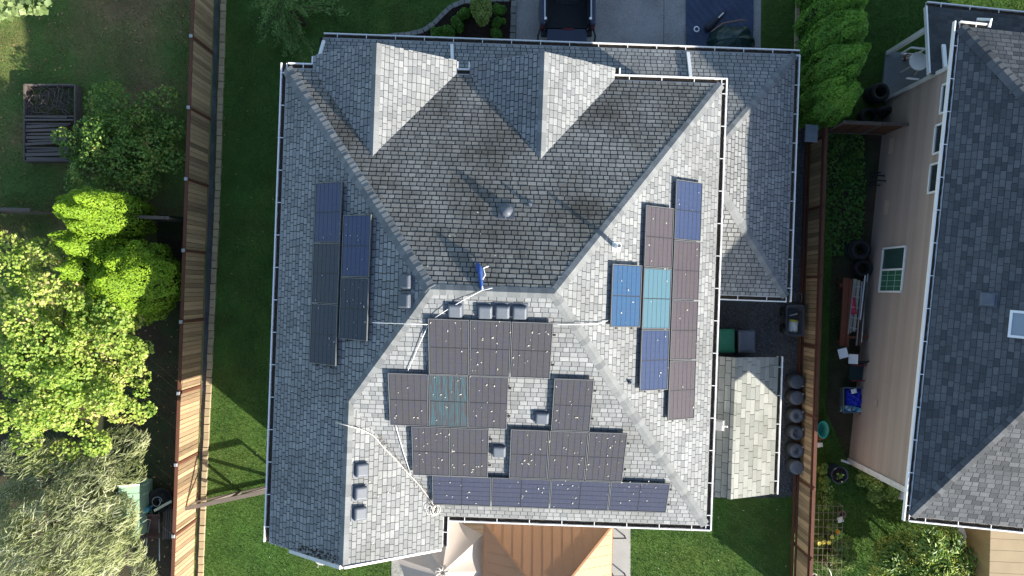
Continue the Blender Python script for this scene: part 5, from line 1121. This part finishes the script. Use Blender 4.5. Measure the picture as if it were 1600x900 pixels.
b0 = P(1110,44,0); ru = thing('rolled_umbrella', b0, 'dark rolled umbrella lying on the blue tarp', 'umbrella'); mb = MB(); q0, q1 = P(1104,47,.12), P(1133,18,.12); mb.tube([q0, q0.lerp(q1,.12), q0.lerp(q1,.6), q1], [.10,.13,.10,.05], 10); mb.build('canopy', mat('black_canvas', (.02,.022,.03), .7), ru, True); mb = MB(); mb.tube([q0.lerp(q1,.6)+V((0,0,.11)), q0.lerp(q1,.88)+V((0,0,.09))], .025, 6); mb.build('label_strip', MW, ru)
rb = thing('umbrella_base', P(1088,46,0), 'small round white rimmed base on the blue tarp', 'umbrella base'); mb = MB(); mb.lathe(P(1088,46,.04), [(.11,0),(.11,.05),(.07,.06),(.06,.02)], 18); mb.build('rim', MW, rb); mb = MB(); mb.lathe(P(1088,46,.04), [(.062,.015),(0,.014)], 14); mb.build('socket', M['black'], rb)

# ------------------------------------------------------------------ side path: bins, cart, black tubs
def bin_(px0, px1, py0, py1, m, label):
    h = 1.02; p0, p1 = P(px0,py1,h), P(px1,py0,h); c = (p0+p1)/2; w_, d_ = p1.x-p0.x, p1.y-p0.y; t = thing('wheeled_bin', (c.x,c.y,0), label, 'bin', 'wheeled bins'); mb = MB()
    M4 = lambda z, k, s: [(c.x+x*w_/2*k, c.y+y*d_/2*k+s, z) for x, y in ((-1,-1),(1,-1),(1,1),(-1,1))]
    mb.add(M4(.06,.78,.03)+M4(.9,.95,0)+M4(.93,.98,0), [(0,1,5,4),(1,2,6,5),(2,3,7,6),(3,0,4,7),(4,5,9,8),(5,6,10,9),(6,7,11,10),(7,4,8,11),(3,2,1,0)]); mb.build('body', m, t, bevel=.03)
    mb = MB(); mb.add(M4(.935,1.0,0)+M4(.975,1.0,0)+M4(1.02,.82,.02), [(3,2,1,0),(0,1,5,4),(1,2,6,5),(2,3,7,6),(3,0,4,7),(4,5,9,8),(5,6,10,9),(6,7,11,10),(7,4,8,11),(8,9,10,11)]); mb.build('lid', m, t, bevel=.04)
    mb = MB(); mb.tube([(c.x-w_*.4,c.y-d_/2-.04,.93),(c.x+w_*.4,c.y-d_/2-.04,.93)], .018, 8); mb.build('handle', M['black'], t)
    for s in (-1, 1):
        mb = MB(); tmp = MB(); tmp.lathe((0,0,0), [(.03,-.03),(.13,-.03),(.13,.03),(.03,.03)], 14); mb.add([V((c.x+s*w_*.40+p[2], c.y-d_*.36+p[0], .14+p[1])) for p in tmp.v], tmp.f); mb.build('wheel', M['rubber'], t)
bin_(1123,1149,514,551,mat('green_bin', (.03,.21,.12), .28, .3, 2.5, 30),'green wheeled bin beside the small shed')
bin_(1154,1181,516,551,mat('slate_bin', (.10,.125,.17), .3, .35, 2.5, 30),'slate blue wheeled bin right of the green one')
mb = MB(); a = P(1118,462,.02); mb.box(P(1142,470,.05), (1.3,.35,.07)); tag(mb.build('step', mat('dark_step', (.06,.07,.08), .8)), 'dark concrete step below the garage eave', 'step')
mb = MB(); mb.bar(P(1169,464,.03), P(1166,515,.03), .02, .02); tag(mb.build('ground_cable', M['black']), 'thin black strip across the gravel from eave to bins', 'strip')
MCT = mat('charcoal_plastic', (.055,.06,.068), .5, .2); x0, y0 = P(1229,524,.72)[0], P(1229,524,.72)[1]; x1, y1 = P(1256,478,.72)[0], P(1256,478,.72)[1]; cx, cy = (x0+x1)/2, (y0+y1)/2
wb = thing('garden_cart', (cx,cy,0), 'charcoal garden cart holding a white bag by the fence', 'cart')
def ringpts(w_, d_, z, r=.1, n=5):
    out = []
    for sx, sy, a0 in ((1,1,0),(-1,1,90),(-1,-1,180),(1,-1,270)):
        for i in range(n): a = math.radians(a0+90*i/(n-1)); out.append((cx+sx*(w_/2-r)+r*math.cos(a), cy+sy*(d_/2-r)+r*math.sin(a), z))
    return out
rs = [ringpts(.40,.75,.32), ringpts(.6,1.05,.70), ringpts(.66,1.12,.72), ringpts(.66,1.12,.69)]
inn = [ringpts(.54,.98,.71), ringpts(.36,.70,.36)]; mb = MB(); nR = len(rs[0]); allr = rs[:3]+inn; vs_ = [p for r in allr for p in r]
mb.add(vs_, [(i*nR+k, i*nR+(k+1) % nR, (i+1)*nR+(k+1) % nR, (i+1)*nR+k) for i in range(len(allr)-1) for k in range(nR)]+[tuple(range(nR-1,-1,-1)), tuple((len(allr)-1)*nR+k for k in range(nR))]); mb.build('tub', MCT, wb)
mb = MB(); hy = cy+.60; mb.tube([V((cx-.22,hy-.1,.5)),V((cx-.24,hy+.06,.66)),V((cx-.22,hy+.36,.78)),V((cx+.22,hy+.36,.78)),V((cx+.24,hy+.06,.66)),V((cx+.22,hy-.1,.5))], .022, 8); mb.tube([V((cx-.23,hy+.12,.68)),V((cx+.23,hy+.12,.68))], .02, 8); mb.tube([V((cx,hy+.12,.68)),V((cx,hy+.36,.78))], .018, 8); mb.build('handle', MCT, wb, True)
for s in (-1, 1):
    for y in (-.3, .3): mb = MB(); tmp = MB(); tmp.lathe((0,0,0), [(.04,-.04),(.16,-.05),(.16,.05),(.04,.04)], 14); mb.add([V((cx+s*.27+p[2], cy+y+p[0], .17+p[1])) for p in tmp.v], tmp.f); mb.build('wheel', M['rubber'], wb)
bg_ = thing('soil_bag', (cx,cy-.28,.40), 'white and yellow sack lying in the garden cart', 'bag')
def pillow(c, sx, sy, sz, rz, m, name, par, n=8):
    mb = MB(); rows = []
    for i in range(n+1):
        for j in range(n+1):
            x, y = 2*i/n-1, 2*j/n-1; zz = sz*max(0,(1-x**4)*(1-y**4))**.5*(1+.2*math.sin(5*x+3*y)); rows.append(V((c[0]+(x*sx*math.cos(rz)-y*sy*math.sin(rz)), c[1]+(x*sx*math.sin(rz)+y*sy*math.cos(rz)), c[2]+zz)))
    k = len(rows); bot = [V((r.x, r.y, c[2]-.01)) for r in rows]
    q = [(i*(n+1)+j, (i+1)*(n+1)+j, (i+1)*(n+1)+j+1, i*(n+1)+j+1) for i in range(n) for j in range(n)]; mb.add(rows, q); mb.add(bot, [f[::-1] for f in q]); return mb.build(name, m, par, True)
pillow((cx+.02,cy-.22,.46), .17, .22, .13, -.1, mat('white_sack', (.62,.62,.58), .6, .2, 12), 'sack', bg_); pillow((cx+.02,cy-.01,.50), .15, .04, .08, -.1, mat('yellow_band', (.55,.46,.03), .6), 'yellow_end', bg_)
mb = MB(); mb.bar((cx-.14,cy+.17,.52), (cx+.12,cy+.24,.62), .035, .03); tag(mb.build('stick', M['palewood']), 'pale wooden stick lying across the cart', 'stick')
for i, (py, kind, lb) in enumerate(((597,0,'topmost of the six black tubs along the fence'),(622,0,'second black tub from the top along the fence'),(650,1,'third black tub, with a small round opening'),(677,2,'fourth black tub, open and brown inside'),(705,1,'fifth black tub, second from the shed end'),(731,0,'bottom tub of the six along the fence'))):
    h = .62; c = P(1246,py,h); b = V((c.x, c.y, 0)); t = thing('compost_tub', b, lb, 'tub', 'black tubs along the fence'); r = .26
    mb = MB(); mb.lathe(b, [(r*.98,.0),(r*1.04,h*.5),(r,h*.92),(r*.9,h*.94)], 22, sx=1.0, sy=.98); mb.build('body', MCT, t, True)
    mb = MB(); inner = {0:0.0, 1:.09, 2:.17}[kind]; prof = [(r*.97,h*.945),(r*.96,h*.99),(r*.7,h*1.03),(max(inner,.001),h*1.05)] + ([(inner*.95,h*.85)] if kind else [])
    mb.lathe(b, prof, 22, sx=1, sy=.98); mb.build('lid', mat('tub_lid%d' % i, (.065+.02*(i%3),.078+.022*(i%3),.105+.024*(i%3)), .35), t, True)
    if kind: mb = MB(); mb.lathe(b+V((0,0,h*.86)), [(inner*.96,0),(0,.005)], 14); mb.build('contents', M['mulch'] if kind == 1 else M['soil'], t)
    s = 1 if i in (1,2,3,4) else -1
    mb = MB(); mb.lathe(b+V((.19,.14*s,h*1.0)), [(.028,0),(.028,.03),(0,.035)], 8); mb.build('knob', M['steel'], t)

# ------------------------------------------------------------------ right yard
def tyre(c, r, label, rx=0, ry=0, wdt=.2):
    mb = MB(); prof = [(r*.55,-wdt*.4),(r*.75,-wdt*.5),(r*.96,-wdt*.42),(r,-wdt*.25),(r,wdt*.25),(r*.96,wdt*.42),(r*.75,wdt*.5),(r*.55,wdt*.4),(r*.6,0),(r*.55,-wdt*.4)]
    tmp = MB(); n = 26
    for k in range(n):
        pass
    tmp.lathe((0,0,0), prof, n); tmp.f = tmp.f[:-2]; tmp.m = tmp.m[:-2]
    R = Matrix.Rotation(rx,4,'X') @ Matrix.Rotation(ry,4,'Y'); mb.add([V(c)+R @ V(p) for p in tmp.v], tmp.f)
    return tag(mb.build('tyre', M['rubber'], None, True), label, 'tyre', 'old car tyres')
for k, lb in enumerate(('bottom tyre of the stack next to the porch','middle tyre of the stack next to the porch','top tyre of the stack next to the porch')): q = P(1362,150,0); tyre((q.x+.02*k,q.y,.11+.215*k), .34, lb)
q = P(1352,187,0); tyre((q.x,q.y+.05,.12), .34, 'lower tyre by the dark gate fence'); tyre((q.x-.01,q.y+.03,.335), .33, 'upper tyre by the dark gate fence')
q = P(1371,183,0); tyre((q.x+.02,q.y+.1,.34), .34, 'tyre leaning upright between stack and beige wall', rx=math.radians(75), ry=0)
for k, lb in enumerate(('bottom tyre of the stack above the lumber','middle tyre of the stack above the lumber','top tyre of the stack above the lumber')): q = P(1332,391,0); tyre((q.x+.03*k,q.y,.11+.215*k), .36, lb)
for k, lb in enumerate(('lower tyre touching the lumber ends','upper tyre touching the lumber ends')): q = P(1342,415,0); tyre((q.x+.01*k,q.y-.1,.11+.215*k), .33, lb)
def xyz(px, py, h): return P(px, py, h)
mp_ = lambda a, b, w_, h, m, name, label, cat, hh: tag(MB().bar(P(*a,hh), P(*b,hh), w_, h).build(name, m), label, cat)
for i, (y, lb) in enumerate(((446,'upper trestle under the lumber beside the beige wall'),(528,'lower trestle under the lumber beside the beige wall'))):
    t = thing('sawhorse', P(1330,y,0), lb, 'trestle'); mb = MB(); mb.bar(P(1312,y,.58), P(1356,y-2,.58), .08, .1); mb.build('beam', M['redwood'], t)
    for x in (1316, 1350):
        for dy in (-.18,.18): mb = MB(); q = P(x,y,.52); mb.bar(q, V((q.x,q.y+dy,0)), .05, .05, V((1,0,0))); mb.build('leg', M['redwood'], t)
mp_((1322,434),(1316,540),.20,.05,M['redwood'],'plank','wide red brown plank on the outer side of the trestles','plank',.66)
mp_((1329,436),(1323,543),.10,.09,M['redwood'],'plank','narrow red brown beam beside the wide plank','plank',.68)
mp_((1336,436),(1327,520),.12,.04,M['palewood'],'plank','pale plank under the metal ladder','plank',.66)
mp_((1342,438),(1334,518),.10,.04,M['palewood'],'plank','second pale plank beside the red cloth','plank',.66)
mp_((1351,436),(1342,540),.10,.08,M['fencered'],'plank','dark brown beam closest to the beige wall','plank',.66)
lad = thing('ladder', P(1336,480,.7), 'aluminium ladder lying on the lumber pile', 'ladder')
a0, a1, b0_, b1_ = P(1334,440,.76), P(1325,522,.76), P(1347,440,.76), P(1338,540,.76)
mb = MB(); mb.bar(a0, a1, .03, .06); mb.build('side_rail', M['alusilver'], lad); mb = MB(); mb.bar(b0_, b1_, .03, .06); mb.build('side_rail', M['alusilver'], lad)
for k in range(5): f = (k+.5)/5.2; mb = MB(); mb.bar(a0.lerp(a1,f), b0_.lerp(b1_,f*.86), .03, .025); mb.build('rung', M['alusilver'], lad)
for i, (a, b, m, lb) in enumerate((((1352,430),(1344,500),MW,'short white pipe beside the lumber'),((1356,428),(1346,535),M['steel'],'long grey pipe beside the wall'),((1354,440),(1349,520),mat('green_pipe', (.03,.07,.06), .5),'dark green pipe beside the wall'))):
    mb = MB(); mb.tube([P(*a,.72+.03*i), P(*b,.72+.03*i)], .025, 8); tag(mb.build('pipe', m, None, True), lb, 'pipe')
pillow(P(1333,478,.72), .10, .30, .05, .1, mat('red_cloth', (.45,.03,.07), .8, .3, 8), 'red_cloth', None); tag(bpy.data.objects['red_cloth'], 'crumpled red cloth lying under the ladder', 'cloth')
# camp chair with red arms and two white trays
cq = P(1332,580,0); cc_ = thing('camp_chair', cq, 'dark folding chair with thin red arms by the beige wall', 'chair')
mb = MB(); mb.slab([cq+V(p) for p in ((-.28,-.28,.42),(.28,-.28,.42),(.28,.28,.45),(-.28,.28,.45))], (0,0,-.03)); mb.build('seat', mat('green_canvas', (.018,.04,.04), .8), cc_)
mb = MB(); mb.slab([cq+V(p) for p in ((-.26,.28,.45),(.28,.28,.45),(.3,.42,.85),(-.28,.42,.85))], (0,.03,0)); mb.build('backrest', mat('black_canvas2', (.015,.02,.022), .8), cc_)
for s in (-1, 1): mb = MB(); mb.tube([cq+V((-.3,s*.27,.62)), cq+V((.35,s*.27,.66))], .02, 6); mb.build('arm', mat('red_tube%d' % s, (.22,.02,.03), .5), cc_)
for sx in (-1,1):
    for sy in (-1,1): mb = MB(); mb.tube([cq+V((sx*.26,sy*.26,.43)), cq+V((sx*.3,sy*.3,0))], .015, 6); mb.build('leg', M['black'], cc_)
for (px, py, rz, lb) in ((1317,552,.25,'tilted white plastic tray at the lumber end'),(1333,561,-.05,'square white plastic tray beside the tilted one')):
    mb = MB(); c = P(px,py,.92); mb.box(c, (.32,.34,.02), rz); 
    for s in (-1,1): mb.box(c+V((s*.15*math.cos(rz),s*.15*math.sin(rz),.025)), (.02,.34,.03), rz)
    tag(mb.build('tray', M['white'], bevel=.008), lb, 'tray')
# tote full of blue laundry
tq = P(1326,622,0); tt = thing('storage_tote', tq, 'grey tote overflowing with blue cloth by the beige wall', 'tote'); mb = MB(); hh = .55
r4 = lambda k, z: [tq+V((x*.42*k, y*.46*k, z)) for x, y in ((-1,-1),(1,-1),(1,1),(-1,1))]
mb.add(r4(.8,0)+r4(1,hh)+r4(.93,hh)+r4(.78,.08), [(0,1,5,4),(1,2,6,5),(2,3,7,6),(3,0,4,7),(4,5,9,8),(5,6,10,9),(6,7,11,10),(7,4,8,11),(8,9,13,12),(9,10,14,13),(10,11,15,14),(11,8,12,15),(12,13,14,15)]); mb.build('box', mat('tote_grey', (.13,.17,.2), .5), tt)
MBL = mat('blue_fabric', (.012,.03,.42), .7, .5, 12, 40); mb = MB(); rows = []; n = 22
for i in range(n+1):
    for j in range(n+1): x, y = 2*i/n-1, 2*j/n-1; rows.append(tq+V((.06+x*.33, .02+y*.36, .40+.18*(1-x*x)*(1-y*y)+.06*math.sin(9*x+3*y)*math.cos(7*y-2*x)+random.uniform(-.015,.015))))
mb.add(rows, [(i*(n+1)+j, (i+1)*(n+1)+j, (i+1)*(n+1)+j+1, i*(n+1)+j+1) for i in range(n) for j in range(n)]); tag(mb.build('blue_laundry', MBL), 'heap of bright blue cloth in the tote', 'cloth')
m, n_, L_, b_ = newmat('pattern_cloth'); geo = n_.new('ShaderNodeNewGeometry'); vo = n_.new('ShaderNodeTexVoronoi'); vo.inputs['Scale'].default_value = 12; L_.new(geo.outputs['Position'], vo.inputs['Vector']); cr = n_.new('ShaderNodeValToRGB'); cr.color_ramp.interpolation = 'CONSTANT'; cr.color_ramp.elements[0].color = (.45,.5,.52,1); e = cr.color_ramp.elements.new(.35); e.color = (.03,.13,.3,1); e = cr.color_ramp.elements.new(.6); e.color = (.12,.35,.38,1); cr.color_ramp.elements[-1].color = (.4,.42,.42,1); cr.color_ramp.elements[-1].position = .8; L_.new(vo.outputs['Color'], cr.inputs[0]); L_.new(cr.outputs[0], b_.inputs['Base Color']); b_.inputs['Roughness'].default_value = .9
mb = MB(); rows = []
for i in range(25):
    for j in range(7): f, g = i/24, j/6-.5; rows.append(tq+V((-.42+1.1*f, -.36+.22*g+.06*math.sin(f*8)+.05*f, .60+.06*math.sin(f*12+g*3)-.18*abs(g)-.25*(f < .12)*(.12-f)/.12)))
mb.add(rows, [(i*7+j, (i+1)*7+j, (i+1)*7+j+1, i*7+j+1) for i in range(24) for j in range(6)]); tag(mb.build('patterned_towel', m, None, True), 'blue and white patterned towel draped over the tote', 'towel')
mb = MB(); mb.slab([tq+V(p) for p in ((.1,-.50,.58),(.5,-.48,.62),(.6,-.40,.6),(.3,-.38,.62))], (0,0,-.03)); tag(mb.build('red_strap', mat('red_strap', (.3,.02,.03), .7)), 'dark red strip of cloth beside the patterned towel', 'cloth')
pillow(tq+V((-.06,.33,.60)), .10, .08, .05, .2, M['white'], 'white_cloth', None); tag(bpy.data.objects['white_cloth'], 'small white cloth on the blue heap', 'cloth')
# teal scoop, little boxes by the fence
q = P(1279,668,0); ts_ = thing('teal_bucket', q, 'teal plastic bucket behind the right fence', 'bucket'); mb = MB(); mb.lathe(q, [(.14,0),(.2,.42),(.22,.44),(.18,.43),(.13,.05),(0,.05)], 16, sy=1.5); mb.build('body', mat('teal_plastic', (.03,.33,.26), .4), ts_, True)
for px, py, m, lb in ((1281,683,M['redwood'],'small reddish block behind the right fence'),(1279,694,M['whitedirty'],'small pale block behind the right fence')): mb = MB(); mb.box(P(px,py,.15), (.2,.16,.3), .1); tag(mb.build('block', m, bevel=.01), lb, 'block')
# blue barrel with sprout
q = P(1299,735,0); bt = thing('barrel', q, 'open dark blue barrel with a sprout in the grass', 'barrel'); mb = MB(); h = .75; mb.lathe(q, [(.26,0),(.29,h*.5),(.29,h*.96),(.305,h),(.275,h),(.265,h*.8),(.2,.35),(0,.35)], 26); mb.build('body', mat('blue_barrel', (.03,.045,.075), .45), bt, True)
mb = MB(); mb.lathe(q+V((0,0,.6)), [(.268,0),(0,.02)], 18); mb.build('earth', M['mulch'], bt); p = np.array([tuple(q+V((random.gauss(0,.06),random.gauss(0,.06),.7+random.uniform(0,.15)))) for _ in range(26)]); leaves('sprout', p, np.tile([[0,0,1.]],(26,1)), .1, .06, VEG, bt)['kind'] = 'stuff'
q = P(1398,767,0); bk_ = thing('bucket', q, 'pale grey bucket under the corner of the eave', 'bucket'); mb = MB(); mb.lathe(q, [(.14,0),(.185,.5),(.195,.52),(.0,.53)], 20); mb.build('body', mat('pale_bucket', (.45,.48,.52), .5), bk_, True)
for i, (a, b, lb) in enumerate((((1352,757),(1402,764),'lower white stake lying among the bean plants'),((1362,748),(1400,755),'upper white stake lying among the bean plants'))): mb = MB(); mb.bar(P(*a,.55), P(*b,.55), .06, .04); tag(mb.build('stake', M['white']), lb, 'stake')
# wire frame garden bed with pots and flowers
wf = thing('wire_trellis', P(1294,850,0), 'rusty wire grid frame over the fence side vegetable bed', 'trellis'); MR = mat('rusty_wire', (.20,.18,.13), .7, .4); mb = MB()
for i in range(7): x = 1272+i*7.5; mb.tube([P(x,790,.8), P(x-3,930,.8)], .007, 4)
for j in range(13): y = 790+j*11; mb.tube([P(1271-j*.3,y,.8), P(1318-j*.3+random.uniform(-1,1),y+1+random.uniform(-1.5,1.5),.8+random.uniform(-.04,.04))], .007, 4)
mb.build('grid', MR, wf)
for x, y in ((1272,790),(1317,791),(1270,900),(1314,901)): mb = MB(); q = P(x,y,.8); mb.tube([q, V((q.x,q.y,0))], .016, 5); mb.build('leg', MR, wf)
FLO = mat('yellow_petals', (.75,.60,.12), .6); 
for k, (px, py, m_, r, lb) in enumerate(((1280,849,0,.06,'yellow flower at the left of the wire frame'),(1287,847,0,.07,'yellow flower second from the left under the wire'),(1295,848,0,.07,'yellow flower in the middle of the wire frame'),(1300,839,0,.06,'uppermost yellow flower under the wire'),(1309,831,1,.07,'single orange flower near the wire frame'))):
    q = P(px,py,.86); t = thing('flower', V((q.x,q.y,0)), lb, 'flower'); mb = MB(); mb.tube([V((q.x,q.y,0)), q], .008, 4); mb.build('stem', M['bark'], t); mb = MB()
    for a in range(7): an = a*.9; mb.add([q, q+V((math.cos(an-.3)*r,math.sin(an-.3)*r,.02)), q+V((math.cos(an)*r*1.3,math.sin(an)*r*1.3,.0)), q+V((math.cos(an+.3)*r,math.sin(an+.3)*r,.02))], [(0,1,2,3)])
    mb.build('petals', FLO if not m_ else mat('orange_petals', (.8,.28,.03), .6), t)
def pot(px, py, r, h, m, label):
    q = P(px,py,0); t = thing('flower_pot', q, label, 'pot'); mb = MB(); mb.lathe(q, [(r*.7,0),(r,h*.9),(r*1.1,h),(r*.9,h),(r*.8,h*.75),(0,h*.72)], 18); mb.build('body', m, t, True); mb = MB(); mb.lathe(q+V((0,0,h*.74)), [(r*.8,0),(0,.01)], 12); mb.build('earth', M['mulch'], t)
pot(1286,876,.17,.3,mat('mauve_pot', (.25,.2,.19), .6),'round mauve pot in the wire framed bed'); pot(1298,857,.09,.25,mat('taupe_pot', (.25,.21,.2), .6),'small taupe pot above the round one'); pot(1311,800,.13,.3,mat('brown_pot', (.16,.11,.09), .7),'brown pot at the upper corner of the wire frame'); pot(1268,896,.1,.3,M['whitedirty'],'pale pot at the bottom edge beside the fence')
pillow(P(1313,812,.5), .10, .09, .1, .3, M['white'], 'white_bag', None); tag(bpy.data.objects['white_bag'], 'small white bag hanging near the wire frame', 'bag')
mb = MB(); mb.tube([P(1290,880,.5), P(1298,895,.3), P(1302,915,.1)], .018, 6); tag(mb.build('hose', M['whitedirty'], None, True), 'short pale hose running from the mauve pot', 'hose')

# ------------------------------------------------------------------ left yard: timber bin and mint shed
q = P(90,196,0); tb_ = thing('timber_bin', q, 'weathered timber bin of boards and brush in the left yard', 'timber bin'); x0, x1, y0, y1 = P(49,0)[0], P(127,0)[0], P(0,254)[1], P(0,137)[1]
for a, b in (((x0,y0),(x1,y0)),((x1,y0),(x1,y1)),((x1,y1),(x0,y1)),((x0,y1),(x0,y0)),((x0,(y0*.62+y1*.38)+.55),(x1,(y0*.62+y1*.38)+.55))):
    for z in (.12,.34): mb = MB(); mb.bar((a[0],a[1],z), (b[0],b[1],z), .05, .2); mb.build('side_board', M['timber'], tb_)
for k in range(13):
    y = y0+.08+k*.125; mb = MB(); dy = random.uniform(-.06,.10); mb.bar((x0+random.uniform(.0,.15),y,.42+random.uniform(-.05,.05)), (x1-random.uniform(.0,.4),y+dy,.42+random.uniform(-.05,.05)), random.uniform(.05,.11), .04); mb.build('plank', M['timber'], tb_)
br = MB()
for k in range(170): a = random.uniform(0,6.28); l = random.uniform(.15,.7); c = V((random.uniform(x0+.2,x1-.2), random.uniform(y1-1.0,y1-.1), random.uniform(.15,.5))); e = c+V((math.cos(a)*l, math.sin(a)*l, random.uniform(-.1,.1))); e.x = min(max(e.x,x0+.05),x1+.1); e.y = min(max(e.y,y1-1.15),y1+.05); br.tube([c, c.lerp(e,.5)+V((random.gauss(0,.03),random.gauss(0,.03),.02)), e], [.012,.009,.004], 4)
tag(br.build('brush_pile', mat('dry_brush', (.12,.09,.085), .9, .4, 9, island=1.2)), 'dry brown brush piled in the timber bin', 'brush', kind='stuff')
sx0, sx1, sy0, sy1 = P(222,0)[0]-.02, P(243,0)[0]-.1, P(0,826)[1], P(0,748)[1]; ms = thing('mint_shed', V(((sx0+sx1)/2,(sy0+sy1)/2,0)), 'small mint green shed among the shrubs at lower left', 'shed'); MMT = mat('mint_paint', (.30,.46,.33), .6, .08, 2)
mb = MB(); mb.prism([(sx0,sy0),(sx1,sy0),(sx1,sy1),(sx0,sy1)], 0, 1.25); mb.build('wall', MMT, ms); 
for k in range(8): mb = MB(); y = sy0-.05+(sy1-sy0+.1)*(k+.5)/8; mb.slab([V((sx0-.12,y-.135,1.45)), V((sx1+.1,y-.135,1.28)), V((sx1+.1,y+.135,1.28)), V((sx0-.12,y+.135,1.45))], (0,0,-.03)); mb.build('roof_board', MMT, ms)
mb = MB(); mb.bar((sx0-.15,sy1+.1,1.46), (sx1+.12,sy1+.1,1.29), .06, .05); mb.build('trim', MW, ms)
# junk between mint shed and fence
q = P(256,778,0); t = thing('plastic_basin', q, 'round black basin behind the mint shed', 'basin'); mb = MB(); mb.lathe(q, [(.3,0),(.42,.3),(.44,.32),(.40,.31),(.28,.05),(0,.05)], 22); mb.build('body', M['black'], t, True)
q = P(240,790,0); t = thing('watering_can', q, 'small blue watering can beside the mint shed', 'watering can'); mb = MB(); mb.lathe(q+V((0,0,.35)), [(.1,0),(.1,.22),(.06,.27),(0,.27)], 14); mb.build('body', mat('sky_blue_plastic', (.08,.3,.4), .45), t, True); mb = MB(); mb.tube([q+V((.08,.05,.42)), q+V((.25,.18,.62))], [.03,.015], 6); mb.build('spout', mat('sky_blue2', (.08,.3,.4), .45), t)
t = thing('pallet', P(265,818,0), 'dark slatted pallet leaning along the cedar fence', 'pallet')
for k in range(5): mb = MB(); a = P(257+k*3.4,795,.15); b = P(255+k*3.4,842,.15); mb.bar(a, b, .06, .03); mb.build('slat', M['timber'], t)
for y in (800,818,838): mb = MB(); mb.bar(P(255,y,.10), P(274,y,.10), .08, .06); mb.build('cross_bar', M['timber'], t)
q = P(248,815,0); t = thing('wheelbarrow', q, 'rusty wheelbarrow with metal handles behind the mint shed', 'wheelbarrow'); mb = MB(); r4 = lambda k, z, s: [q+V((x*.3*k, y*.42*k+s, z)) for x, y in ((-1,-1),(1,-1),(1,1),(-1,1))]
mb.add(r4(.6,.3,.05)+r4(1,.58,0)+r4(.95,.58,0)+r4(.56,.33,.05), [(0,1,5,4),(1,2,6,5),(2,3,7,6),(3,0,4,7),(4,5,9,8),(5,6,10,9),(6,7,11,10),(7,4,8,11),(8,9,13,12),(9,10,14,13),(10,11,15,14),(11,8,12,15),(12,13,14,15)]); mb.build('tray', mat('rusty_tray', (.13,.07,.06), .7, .5, 6), t)
for s in (-1,1): mb = MB(); mb.tube([q+V((s*.1,.6,.22)), q+V((s*.22,-.4,.45)), q+V((s*.25,-1.25,.5))], .02, 6); mb.build('handle', M['steel'], t, True)
mb = MB(); tmp = MB(); tmp.lathe((0,0,0), [(.05,-.04),(.18,-.04),(.18,.04),(.05,.04)], 16); mb.add([q+V((p[2], .62+p[0], .19+p[1])) for p in tmp.v], tmp.f); mb.build('wheel', M['rubber'], t)
mb = MB()
for k in range(14): a = k*.5; mb.tube([P(246,783,.5)+V((math.cos(a)*.16,math.sin(a)*.16,.01*k)), P(246,783,.5)+V((math.cos(a+.5)*.16,math.sin(a+.5)*.16,.01*k+.01))], .01, 5)
tag(mb.build('wire_coil', M['alusilver']), 'small coil of wire on the black basin', 'coil')
mb = MB(); mb.bar(P(241,798,.62), P(268,783,.62), .09, .05); tag(mb.build('metal_frame', M['alusilver']), 'grey metal bar leaning across the junk by the fence', 'bar')
